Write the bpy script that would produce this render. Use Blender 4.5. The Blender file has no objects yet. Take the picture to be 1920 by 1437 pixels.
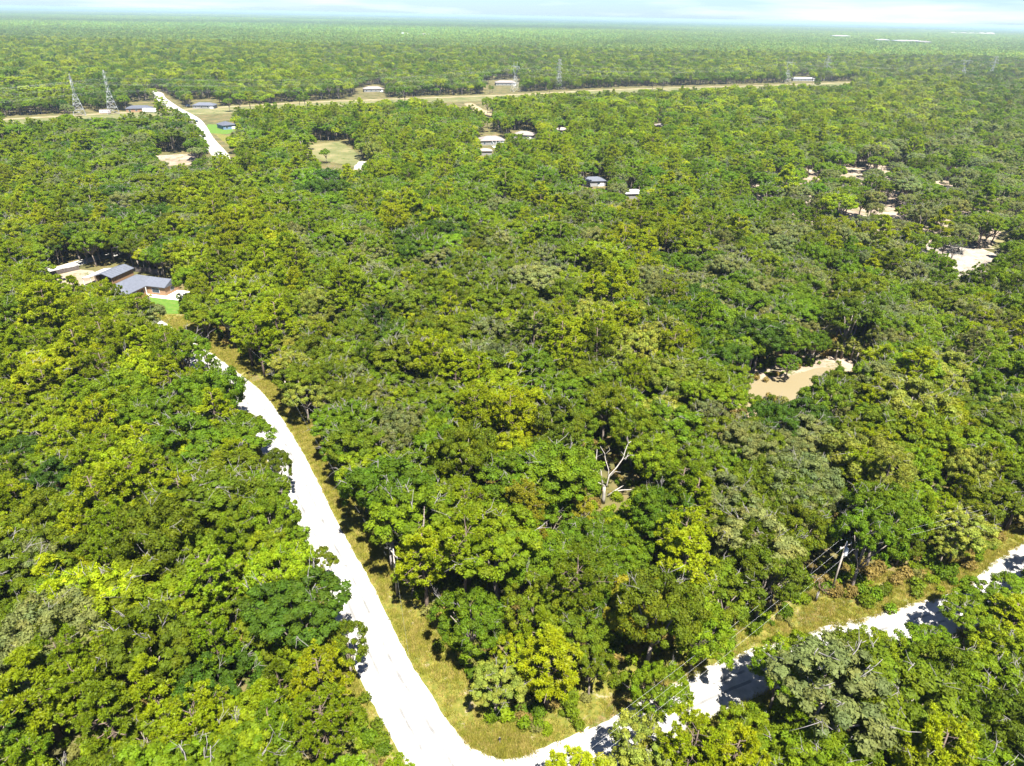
import bpy, math, random
import numpy as np
from mathutils import Matrix, Vector

# ------------------------------------------------------------------ camera, world, sun
S = bpy.context.scene
COL = S.collection
F, PITCH, ROLL, CAMH = 1281.0, math.radians(28.26), math.radians(1.13), 75.0
cr, sr, cp, sp = math.cos(ROLL), math.sin(ROLL), math.cos(PITCH), math.sin(PITCH)
X = Vector((1, 0, 0)); U0 = Vector((0, sp, cp)); FW = Vector((0, cp, -sp))
RIGHT = cr * X + sr * U0; UP = -sr * X + cr * U0
cd = bpy.data.cameras.new('camera'); cam = bpy.data.objects.new('camera', cd); COL.objects.link(cam)
m = Matrix((RIGHT, UP, -FW)).transposed().to_4x4(); m.translation = (0, 0, CAMH)
cam.matrix_world = m
cd.sensor_width = 36; cd.lens = F / 1920 * 36; cd.clip_start = 1; cd.clip_end = 90000
S.camera = cam

SUN_EL, SUN_AZ = math.radians(64), math.radians(158)      # azimuth: clockwise from +Y, toward +X
w = bpy.data.worlds.new('World'); S.world = w; w.use_nodes = True
nt = w.node_tree; nt.nodes.clear()
wo = nt.nodes.new('ShaderNodeOutputWorld'); wb = nt.nodes.new('ShaderNodeBackground')
sky = nt.nodes.new('ShaderNodeTexSky'); sky.sky_type = 'NISHITA'; sky.sun_disc = False
sky.sun_elevation = SUN_EL; sky.sun_rotation = SUN_AZ
sky.altitude = 50; sky.air_density = 1.0; sky.dust_density = 0.3; sky.ozone_density = 2.0
nt.links.new(wb.outputs[0], wo.inputs[0])
# thin high cloud streaks over the clear sky
tc = nt.nodes.new('ShaderNodeTexCoord'); mp = nt.nodes.new('ShaderNodeMapping'); mp.inputs['Scale'].default_value = (2.2, 2.2, 26)
nz = nt.nodes.new('ShaderNodeTexNoise'); nz.inputs['Scale'].default_value = 1.6; nz.inputs['Detail'].default_value = 6
rp = nt.nodes.new('ShaderNodeValToRGB'); rp.color_ramp.elements[0].position = .5; rp.color_ramp.elements[1].position = .82
mxc = nt.nodes.new('ShaderNodeMix'); mxc.data_type = 'RGBA'
nt.links.new(tc.outputs['Generated'], mp.inputs['Vector']); nt.links.new(mp.outputs[0], nz.inputs['Vector'])
nt.links.new(nz.outputs['Fac'], rp.inputs[0]); nt.links.new(rp.outputs[0], mxc.inputs[0])
tnt = nt.nodes.new('ShaderNodeMix'); tnt.data_type = 'RGBA'; tnt.blend_type = 'MULTIPLY'; tnt.inputs[0].default_value = 1; tnt.inputs[7].default_value = (.235, .315, .51, 1)
nt.links.new(sky.outputs[0], tnt.inputs[6]); nt.links.new(tnt.outputs[2], mxc.inputs[6]); mxc.inputs[7].default_value = (3.2, 3.5, 4.1, 1)
nt.links.new(mxc.outputs[2], wb.inputs['Color']); wb.inputs['Strength'].default_value = 0.085

sl = bpy.data.lights.new('sun', 'SUN'); sl.energy = 4.6; sl.angle = math.radians(0.53); sl.color = (1, .955, .87)
so = bpy.data.objects.new('sun', sl); COL.objects.link(so)
sd = Vector((math.sin(SUN_AZ) * math.cos(SUN_EL), math.cos(SUN_AZ) * math.cos(SUN_EL), math.sin(SUN_EL)))
so.rotation_euler = sd.to_track_quat('Z', 'Y').to_euler(); so.location = (60, -60, 200)

S.view_settings.view_transform = 'Standard'; S.view_settings.look = 'None'
S.view_settings.gamma = 1; S.view_settings.use_curve_mapping = False
S.view_settings.exposure = 2.38
S.render.engine = 'CYCLES'
cy = S.cycles
cy.max_bounces = 8; cy.diffuse_bounces = 5; cy.glossy_bounces = 2; cy.transmission_bounces = 5; cy.volume_bounces = 1
cy.use_denoising = True; cy.denoiser = 'OPENIMAGEDENOISE'; cy.sample_clamp_indirect = 4.0

# ------------------------------------------------------------------ pixel <-> world (photo is 1920 x 1437)
def G(px, py, z=0.0):
    v = FW + RIGHT * ((px - 960) / F) - UP * ((py - 718.5) / F)
    t = (CAMH - z) / -v.z
    return (v.x * t, v.y * t)
def projn(P):
    """P (n,3) -> pixels (n,2) and depth"""
    d = P - np.array([0, 0, CAMH]); zc = d @ np.array(FW)
    return np.stack([960 + F * (d @ np.array(RIGHT)) / zc, 718.5 - F * (d @ np.array(UP)) / zc], 1), zc
def in_poly(pts, poly):
    x, y = pts[:, 0], pts[:, 1]; r = np.zeros(len(pts), bool); n = len(poly)
    for i in range(n):
        x0, y0 = poly[i]; x1, y1 = poly[(i + 1) % n]
        if y0 == y1: continue
        c = ((y0 > y) != (y1 > y)) & (x < (x1 - x0) * (y - y0) / (y1 - y0) + x0)
        r ^= c
    return r

# ------------------------------------------------------------------ helpers
rng = np.random.default_rng(7); random.seed(7)
def tag(o, label=None, cat=None, group=None, kind=None):
    if label: o['label'] = label
    if cat: o['category'] = cat
    if group: o['group'] = group
    if kind: o['kind'] = kind
    return o
def link(name, data, parent=None):
    o = bpy.data.objects.new(name, data); COL.objects.link(o)
    if parent: o.parent = parent
    return o
def empty(name, loc, rz=0):
    o = link(name, None); o.location = loc; o.rotation_euler = (0, 0, rz); o.empty_display_size = .2
    return o
def mesh_np(name, V, Fc, mats=(), midx=None, cv=None, smooth=False):
    """V (n,3); Fc (m,k) same-size faces"""
    me = bpy.data.meshes.new(name); V = np.asarray(V, np.float32); Fc = np.asarray(Fc, np.int32)
    me.vertices.add(len(V)); me.vertices.foreach_set('co', V.ravel())
    k = Fc.shape[1]; me.loops.add(Fc.size); me.loops.foreach_set('vertex_index', Fc.ravel())
    me.polygons.add(len(Fc)); me.polygons.foreach_set('loop_start', np.arange(0, Fc.size, k, dtype=np.int32))
    if midx is not None: me.polygons.foreach_set('material_index', np.asarray(midx, np.int32))
    me.polygons.foreach_set('use_smooth', np.full(len(Fc), smooth))
    for mt in mats: me.materials.append(mt)
    if cv is not None:
        a = me.attributes.new('cv', 'FLOAT_COLOR', 'POINT'); a.data.foreach_set('color', np.asarray(cv, np.float32).ravel())
    me.update(); return me
class MB:
    """collects boxes, tubes, polygons for ONE mesh"""
    def __init__(s): s.v = []; s.f = []
    def add(s, v, f):
        b = len(s.v); s.v += [tuple(p) for p in v]; s.f += [tuple(i + b for i in q) for q in f]
    def box(s, x0, x1, y0, y1, z0, z1):
        s.add([(x0, y0, z0), (x1, y0, z0), (x1, y1, z0), (x0, y1, z0), (x0, y0, z1), (x1, y0, z1), (x1, y1, z1), (x0, y1, z1)],
              [(3, 2, 1, 0), (4, 5, 6, 7), (0, 1, 5, 4), (1, 2, 6, 5), (2, 3, 7, 6), (3, 0, 4, 7)])
    def tube(s, pts, rad, n=6):
        pts = [Vector(p) for p in pts]; rad = [rad] * len(pts) if not hasattr(rad, '__len__') else rad
        vs = []
        for i, p in enumerate(pts):
            d = (pts[min(i + 1, len(pts) - 1)] - pts[max(i - 1, 0)]).normalized()
            a = d.cross(Vector((0, 0, 1)) if abs(d.z) < .9 else Vector((1, 0, 0))).normalized(); b = d.cross(a)
            for k in range(n):
                t = 2 * math.pi * k / n; vs.append(p + (a * math.cos(t) + b * math.sin(t)) * rad[i])
        fs = [(i * n + k, i * n + (k + 1) % n, (i + 1) * n + (k + 1) % n, (i + 1) * n + k) for i in range(len(pts) - 1) for k in range(n)]
        fs += [tuple(range(n))[::-1], tuple((len(pts) - 1) * n + k for k in range(n))]
        s.add(vs, fs)
    def mesh(s, name, mat, smooth=False):
        me = bpy.data.meshes.new(name); me.from_pydata(s.v, [], s.f)
        if mat: me.materials.append(mat)
        if smooth: me.polygons.foreach_set('use_smooth', [True] * len(s.f))
        me.update(); return me
    def build(s, name, mat, parent=None, smooth=False):
        return link(name, s.mesh(name, mat, smooth), parent)

# ------------------------------------------------------------------ materials
def newmat(name):
    m = bpy.data.materials.new(name); m.use_nodes = True; n = m.node_tree; n.nodes.clear()
    out = n.nodes.new('ShaderNodeOutputMaterial'); return m, n, out
def noise_mat(name, cols, scale=1.0, rough=.9, bump=0.0, bscale=None, detail=8, spec=.2, stretch=(1, 1, 1), pos=None, second=None):
    """principled; colour ramp over world-space noise. second=(colour, scale, threshold): scattered patches"""
    m, n, out = newmat(name); L = n.links.new
    b = n.nodes.new('ShaderNodeBsdfPrincipled'); b.inputs['Roughness'].default_value = rough; b.inputs['Specular IOR Level'].default_value = spec
    tc = n.nodes.new('ShaderNodeTexCoord'); mp = n.nodes.new('ShaderNodeMapping'); mp.inputs['Scale'].default_value = stretch
    L(tc.outputs['Object'], mp.inputs['Vector'])
    t = n.nodes.new('ShaderNodeTexNoise'); t.inputs['Scale'].default_value = scale; t.inputs['Detail'].default_value = detail; t.inputs['Roughness'].default_value = .62
    L(mp.outputs[0], t.inputs['Vector'])
    r = n.nodes.new('ShaderNodeValToRGB'); e = r.color_ramp.elements
    k = len(cols); pos = pos or [.32 + .36 * i / max(1, k - 1) for i in range(k)]
    e[0].position = pos[0]; e[0].color = (*cols[0], 1); e[1].position = pos[-1]; e[1].color = (*cols[-1], 1)
    for i in range(1, k - 1):
        q = e.new(pos[i]); q.color = (*cols[i], 1)
    L(t.outputs['Fac'], r.inputs[0]); col = r.outputs[0]
    if second:
        t2 = n.nodes.new('ShaderNodeTexNoise'); t2.inputs['Scale'].default_value = second[1]; t2.inputs['Detail'].default_value = 7; t2.inputs['Roughness'].default_value = .7
        L(mp.outputs[0], t2.inputs['Vector'])
        r2 = n.nodes.new('ShaderNodeValToRGB'); r2.color_ramp.elements[0].position = second[2]; r2.color_ramp.elements[1].position = second[2] + .08
        L(t2.outputs['Fac'], r2.inputs[0])
        mx = n.nodes.new('ShaderNodeMix'); mx.data_type = 'RGBA'; L(r2.outputs[0], mx.inputs[0]); L(col, mx.inputs[6]); mx.inputs[7].default_value = (*second[0], 1)
        col = mx.outputs[2]
    L(col, b.inputs['Base Color'])
    if bump:
        tb = n.nodes.new('ShaderNodeTexNoise'); tb.inputs['Scale'].default_value = bscale or scale * 6; tb.inputs['Detail'].default_value = 6
        L(tc.outputs['Object'], tb.inputs['Vector'])
        bp = n.nodes.new('ShaderNodeBump'); bp.inputs['Strength'].default_value = .8; bp.inputs['Distance'].default_value = bump
        L(tb.outputs['Fac'], bp.inputs['Height']); L(bp.outputs[0], b.inputs['Normal'])
    L(b.outputs[0], out.inputs['Surface']); return m
def flat(name, c, rough=.6, metal=0.0, spec=.4):
    return noise_mat(name, [tuple(v * .82 for v in c), c, tuple(min(1, v * 1.12) for v in c)], scale=1.7, rough=rough, spec=spec)
def leaf_mat(name, trans=.32, use_tint=True, base=(.08, .12, .012), rough=.65, spec=.15):
    m, n, out = newmat(name); L = n.links.new
    cvn = n.nodes.new('ShaderNodeAttribute'); cvn.attribute_type = 'GEOMETRY'; cvn.attribute_name = 'cv'
    mul = n.nodes.new('ShaderNodeMix'); mul.data_type = 'RGBA'; mul.blend_type = 'MULTIPLY'; mul.inputs[0].default_value = 1
    if use_tint:
        ti = n.nodes.new('ShaderNodeAttribute'); ti.attribute_type = 'INSTANCER'; ti.attribute_name = 'tint'; L(ti.outputs['Color'], mul.inputs[6])
    else: mul.inputs[6].default_value = (*base, 1)
    L(cvn.outputs['Color'], mul.inputs[7])
    b = n.nodes.new('ShaderNodeBsdfPrincipled'); b.inputs['Roughness'].default_value = rough; b.inputs['Specular IOR Level'].default_value = spec
    L(mul.outputs[2], b.inputs['Base Color'])
    tr = n.nodes.new('ShaderNodeBsdfTranslucent')
    g = n.nodes.new('ShaderNodeMix'); g.data_type = 'RGBA'; g.blend_type = 'MULTIPLY'; g.inputs[0].default_value = 1
    L(mul.outputs[2], g.inputs[6]); g.inputs[7].default_value = (1.35, 1.3, .6, 1); L(g.outputs[2], tr.inputs['Color'])
    ms = n.nodes.new('ShaderNodeMixShader'); ms.inputs[0].default_value = trans
    L(b.outputs[0], ms.inputs[1]); L(tr.outputs[0], ms.inputs[2]); L(ms.outputs[0], out.inputs['Surface'])
    return m
M_LEAF = leaf_mat('leaf', trans=.45); M_NEEDLE = leaf_mat('needle', trans=.42, rough=.5)
M_BARK = noise_mat('bark', [(.10, .08, .065), (.2, .17, .145)], 3, bump=.02)
M_PBARK = noise_mat('pine_bark', [(.07, .05, .038), (.14, .105, .082)], 3, bump=.02)
M_DEAD = noise_mat('bleached_wood', [(.17, .152, .13), (.28, .262, .235)], 2)
M_TWIG = noise_mat('grey_twig', [(.1, .09, .085), (.2, .185, .175)], 2)
M_FLOOR = noise_mat('forest_floor', [(.035, .035, .012), (.07, .065, .02), (.12, .085, .04)], .12, bump=.1, bscale=1.5, second=((.075, .058, .03), .5, .6))
M_ROAD = noise_mat('lime_rock', [(.19, .182, .165), (.27, .26, .24), (.36, .35, .33)], .35, bump=.01, bscale=6, second=((.15, .14, .12), .9, .6))
M_VERGE = noise_mat('verge_grass_ground', [(.05, .062, .008), (.09, .09, .012), (.15, .12, .028)], 1.6, bump=.05, bscale=4, detail=12, second=((.2, .16, .1), .55, .57))
M_LAWN = noise_mat('mown_lawn', [(.035, .078, .008), (.055, .108, .01), (.08, .125, .015)], .9, detail=12, second=((.11, .1, .035), .6, .58))
M_SAND = noise_mat('pale_sand', [(.12, .09, .06), (.19, .15, .11), (.26, .215, .165)], .1, bump=.05, second=((.06, .07, .018), .22, .53))
M_SANDW = noise_mat('white_sand', [(.13, .105, .08), (.19, .165, .135), (.25, .225, .19)], .15, second=((.1, .08, .05), .5, .55))
M_TRACK = noise_mat('sandy_track', [(.14, .105, .055), (.18, .14, .08), (.23, .185, .115)], .1)
M_CORR = noise_mat('rough_grassland', [(.06, .07, .02), (.095, .095, .035), (.15, .125, .06)], .06, second=((.04, .06, .012), .15, .56))
M_RED = noise_mat('leaf_litter', [(.08, .06, .02), (.14, .1, .045)], .8, bump=.04, second=((.06, .075, .014), 1.1, .46))

# ------------------------------------------------------------------ ground sheets
def sheet(name, pts, z, mat, step=None, jit=0.0, kind='structure'):
    me = bpy.data.meshes.new(name); P = []
    n = len(pts)
    for i in range(n):
        a = Vector((*pts[i], 0)); b = Vector((*pts[(i + 1) % n], 0)); L = (b - a).length
        k = max(1, int(L / step)) if step else 1
        for j in range(k):
            q = a.lerp(b, j / k)
            if step and jit and 0 < len(P): q = q + Vector((random.uniform(-jit, jit), random.uniform(-jit, jit), 0))
            P.append((q.x, q.y, z))
    import bmesh
    bm = bmesh.new(); f = bm.faces.new([bm.verts.new(p) for p in P]); bm.normal_update()
    if f.normal.z < 0: f.normal_flip()
    bmesh.ops.triangulate(bm, faces=[f]); bm.to_mesh(me); bm.free()
    me.materials.append(mat); o = link(name, me)
    return tag(o, kind=kind) if kind else o
def smooth_line(pts, step=2.0):
    out = []; P = [Vector((*p, 0)) for p in pts]
    for i in range(len(P) - 1):
        p0 = P[max(i - 1, 0)]; p1 = P[i]; p2 = P[i + 1]; p3 = P[min(i + 2, len(P) - 1)]
        k = max(2, int((p2 - p1).length / step))
        for j in range(k):
            t = j / k
            out.append(.5 * ((2 * p1) + (p2 - p0) * t + (2 * p0 - 5 * p1 + 4 * p2 - p3) * t * t + (3 * p1 - p0 - 3 * p2 + p3) * t ** 3))
    out.append(P[-1]); return out
def strip(name, line, wl, wr, z, mat, jit=0.0, step=1.2, kind='structure'):
    L = smooth_line(line, step); V = []; Fc = []
    for i, p in enumerate(L):
        d = (L[min(i + 1, len(L) - 1)] - L[max(i - 1, 0)]).normalized(); nrm = Vector((-d.y, d.x, 0))
        a = p + nrm * (wl + random.uniform(-jit, jit)); b = p - nrm * (wr + random.uniform(-jit, jit))
        V += [(a.x, a.y, z), (b.x, b.y, z)]
        if i: Fc.append((2 * i - 2, 2 * i - 1, 2 * i + 1, 2 * i))
    return tag(link(name, mesh_np(name, V, Fc, [mat])), kind=kind)
g = MB(); g.add([(-60000, -600, 0), (60000, -600, 0), (60000, 60000, 0), (-60000, 60000, 0)], [(0, 1, 2, 3)])
tag(g.build('ground', M_FLOOR), kind='structure')

# main road: centre line from its right edge in the photo, 6.6 m wide
redge = [(1.5, 34), (-1.2, 44), (-8.4, 55.5), (-12.6, 61.7), (-17.7, 70.8), (-21.2, 77.0), (-26.3, 85.3), (-32.5, 96.2), (-36.9, 104.1), (-44.6, 116.8), (-55.0, 132.0), (-67.4, 144.9), (-77.1, 154.3), (-86.0, 161.5)]
main = [(x - 2.9, y - 1.9) for x, y in redge] + [(-97, 168), (-106, 173)]
far_main = [(-158, 372), (-171, 409), (-204, 470), (-248, 556), (-290, 619), (-338, 695), (-366, 745), (-395, 765), (-430, 775), (-520, 800)]
main = [(3.2, 20), (1.6, 30)] + main[1:]
right_road = [(-6, 43.8), (1.5, 45.6), (8.4, 48.2), (14.8, 51.9), (23, 56.5), (31, 60.3), (41, 64.3), (51, 67.3), (60, 70.4), (70, 74.2), (80, 81), (92, 88), (120, 104), (170, 130)]
strip('verge', [(3, 20)] + main[2:], 7.5, 9.5, .004, M_VERGE, .35)
strip('verge', right_road, 8.5, 5.0, .008, M_VERGE, .35)
strip('road', main, 3.2, 3.4, .016, M_ROAD, .12)
strip('road', far_main, 4.6, 4.6, .032, M_ROAD, .12)
strip('road', right_road, 3.2, 3.0, .020, M_ROAD, .22)
M_RUT = noise_mat('compacted_wheel_track', [(.105, .103, .1), (.14, .138, .135), (.2, .197, .19)], .35, second=((.3, .295, .285), .2, .52))
for o_ in (-1.35, .75): strip('wheel_track', main, o_ + .22, -o_ + .1, .028, M_RUT, .07, 1.2)
strip('wheel_track', right_road, .95, -.6, .033, M_RUT, .07, 1.2); strip('wheel_track', right_road, -.6, .95, .033, M_RUT, .07, 1.2)
# corner fillet of lime rock where the two roads meet
sheet('road', [G(*p) for p in [(835, 1345), (862, 1380), (885, 1402), (915, 1417), (955, 1426), (1000, 1413), (1040, 1395), (1085, 1374), (1150, 1420), (1000, 1520), (850, 1500), (790, 1400)]], .024, M_ROAD, .6, .05)
sheet('leaf_litter', [G(*p) for p in [(1130, 1335), (1160, 1290), (1215, 1262), (1230, 1285), (1180, 1330), (1100, 1372)]], .028, M_RED, 1, .2, 'stuff')
sheet('leaf_litter', [G(*p) for p in [(455, 690), (480, 700), (500, 735), (490, 728), (470, 712)]], .028, M_RED, 1, .3, 'stuff')
sheet('leaf_litter', [G(*p) for p in [(1490, 1150), (1580, 1118), (1600, 1128), (1545, 1165), (1500, 1175)]], .012, M_RED, 1, .2, 'stuff')
strip('road', [(-330, 190), (-250, 200), (-180, 205), (-152, 209), (-146, 216), (-140, 226), (-120, 250)], 2.6, 2.6, .024, M_ROAD, .2)

# ------------------------------------------------------------------ pond
def pond_mat():
    m, n, out = newmat('muddy_water'); L = n.links.new
    b = n.nodes.new('ShaderNodeBsdfPrincipled'); b.inputs['Base Color'].default_value = (.40, .27, .125, 1); b.inputs['Roughness'].default_value = .22
    t = n.nodes.new('ShaderNodeTexNoise'); t.inputs['Scale'].default_value = .7; t.inputs['Detail'].default_value = 4
    tc = n.nodes.new('ShaderNodeTexCoord'); L(tc.outputs['Object'], t.inputs['Vector'])
    bp = n.nodes.new('ShaderNodeBump'); bp.inputs['Distance'].default_value = .02; L(t.outputs['Fac'], bp.inputs['Height']); L(bp.outputs[0], b.inputs['Normal'])
    t2 = n.nodes.new('ShaderNodeTexNoise'); t2.inputs['Scale'].default_value = .08; L(tc.outputs['Object'], t2.inputs['Vector'])
    r = n.nodes.new('ShaderNodeValToRGB'); r.color_ramp.elements[0].color = (.148, .120, .068, 1); r.color_ramp.elements[1].color = (.168, .138, .08, 1)
    L(t2.outputs['Fac'], r.inputs[0]); L(r.outputs[0], b.inputs['Base Color'])
    L(b.outputs[0], out.inputs['Surface']); return m
sheet('pond_bank', [G(*p) for p in [(1270, 740), (1330, 700), (1400, 692), (1500, 672), (1545, 650), (1590, 660), (1600, 690), (1560, 740), (1480, 800), (1400, 850), (1300, 850), (1260, 800)]], .008, M_SAND, 2, .5)
sheet('pond', [G(*p) for p in [(1285, 760), (1330, 725), (1385, 713), (1440, 712), (1500, 700), (1540, 688), (1572, 692), (1560, 712), (1540, 740), (1480, 780), (1400, 830), (1320, 835), (1275, 800)]], .014, pond_mat(), 2, .25)

# ------------------------------------------------------------------ clearings
def sh(name, pts, mat, z=.012, kind='structure', step=3, jit=.6): return sheet(name, [G(*p) for p in pts], z, mat, step, jit, kind)
sh('sand_clearing', [(1700, 455), (1770, 452), (1830, 462), (1905, 490), (1880, 508), (1830, 522), (1790, 525), (1760, 500), (1720, 480)], M_SANDW)
sh('path', [(1880, 425), (1900, 425), (1890, 462), (1905, 490), (1870, 480), (1862, 460)], M_CORR, .016)
sh('sandy_woodland_floor', [(1380, 320), (1520, 300), (1700, 290), (1860, 330), (1920, 400), (1920, 470), (1700, 460), (1560, 440), (1440, 420), (1380, 380)], M_SAND, .008)
sh('clearing', [(560, 272), (640, 266), (665, 285), (700, 318), (660, 312), (600, 300), (570, 290)], M_CORR)
sh('clearing', [(290, 292), (370, 288), (372, 308), (300, 312)], M_SAND)
sh('driveway', [(662, 318), (672, 303), (692, 303), (690, 318)], M_ROAD, .016)
sh('lawn', [(378, 246), (390, 233), (435, 235), (440, 248), (425, 252), (395, 250)], M_LAWN, .016)
sh('verge', [(400, 250), (430, 255), (470, 290), (452, 292)], M_VERGE, .012)
CORR = [(-900, 150), (-600, 380), (-385.6, 540), (-322, 590), (-290, 614), (-178.7, 699), (-6, 795), (120, 881), (300, 967), (475, 1058), (640, 1120), (900, 1205), (1600, 1420)]
strip('powerline_corridor', CORR, 7, 42, .004, M_CORR, 1, 15)
strip('sandy_track', CORR, 3.2, 3.2, .02, M_TRACK, .3, 8)
sh('sandy_track', [(870, 195), (885, 193), (905, 205), (925, 212), (925, 220), (905, 214), (885, 208)], M_TRACK, .024)
sh('sand_clearing', [(300, 206), (330, 200), (335, 207), (300, 212)], M_SAND, .024)

# far houses: pixel of the base middle, width, depth, roof colour key, wall colour key, yaw, wall height, label
HOUSES = [
 (263, 209, 26, 12, 'slate', 'tan', .35, 3, 'dark grey hip roofed house just left of the far road crossing'),
 (385, 203, 24, 12, 'blue', 'white', .1, 3, 'long blue grey roofed house right of the far road by the power line track'),
 (426, 241, 13, 14, 'slate', 'blue', .75, 3.2, 'small grey roofed blue walled house with a bright lawn beside the far road'),
 (921, 270, 22, 14, 'greige', 'white', .25, 3.2, 'grey brown roofed house with a teal pool screen among yellow pines'),
 (983, 259, 18, 12, 'greige', 'white', -.2, 3, 'taupe roofed house just right of the pool screen house'),
 (910, 290, 10, 7, 'sand', 'white', .15, 2.8, 'small pale outbuilding below the pool screen house'),
 (1111, 347, 15, 9, 'blue', 'grey', .2, 3, 'blue grey metal roofed house deep in the green wood'),
 (1186, 371, 12, 8, 'white', 'white', .2, 3, 'white roofed cabin just below the blue grey metal roof'),
 (1053, 250, 12, 9, 'sand', 'white', -.4, 3, 'pale roof corner showing right of the taupe roofed house'),
 (1236, 242, 9, 8, 'greige', 'tan', .2, 3, 'lone small taupe roof in the bright green wood'),
 (700, 172, 28, 14, 'greige', 'white', .3, 3.4, 'grey roofed farmhouse behind the sandy yard above the track'),
 (655, 160, 18, 10, 'sand', 'white', .1, 3.4, 'pale roof left of the grey roofed farmhouse'),
 (948, 160, 34, 14, 'greige', 'white', .15, 3.6, 'long pale roof behind the left of the two middle pylons'),
 (1505, 152, 42, 8, 'white', 'white', .05, 3.8, 'long white building beside the right hand track pylon'),
 (66, 112, 26, 14, 'greige', 'white', .2, 5, 'pale roof far out near the left edge of the wood'),
 (128, 186, 14, 10, 'white', 'white', .3, 4, 'white roof showing left of the leftmost pylon'),
 (136, 176, 14, 10, 'slate', 'white', .5, 5, 'small slate roof just above the white roof by the leftmost pylon'),
 (235, 97, 26, 12, 'white', 'white', .3, 6, 'tiny white roof in the wood above the left pylons'),
 (1092, 134, 26, 14, 'greige', 'white', .1, 6, 'pale roof right of the tall middle pylon'),
 (1165, 140, 20, 12, 'white', 'white', .4, 6, 'small white roof midway to the right from the middle pylon'),
 (1225, 142, 20, 12, 'sand', 'white', .1, 6, 'small cream roof next to the midway white roof'),
 (1272, 126, 26, 12, 'white', 'white', .3, 6, 'thin white roof high in the wood right of centre'),
 (935, 134, 18, 12, 'red', 'white', .3, 6, 'terracotta roof above the long pale roof'),
 (1582, 132, 16, 10, 'sand', 'white', .2, 6, 'small pinkish roof right of the long white building'),
 (795, 72, 50, 20, 'greige', 'white', .2, 12, 'distant pale roof left of centre near the horizon'),
 (688, 95, 24, 14, 'white', 'white', .3, 9, 'bright distant white roof left of centre'),
 (1575, 74, 90, 40, 'white', 'white', .1, 15, 'distant white warehouse near the horizon at right'),
 (1700, 84, 110, 50, 'white', 'white', .05, 14, 'largest distant white warehouse below the horizon sand bank'),
 (1652, 82, 50, 36, 'white', 'white', .1, 14, 'distant white warehouse just left of the largest one'),
 (1730, 86, 46, 30, 'greige', 'white', .2, 14, 'distant grey roofed warehouse just right of the largest one'),
 (758, 70, 36, 18, 'white', 'white', .2, 12, 'tiny distant white roof left of the distant pale roof')]
FARH = [G(h[0], h[1]) for h in HOUSES]
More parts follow.
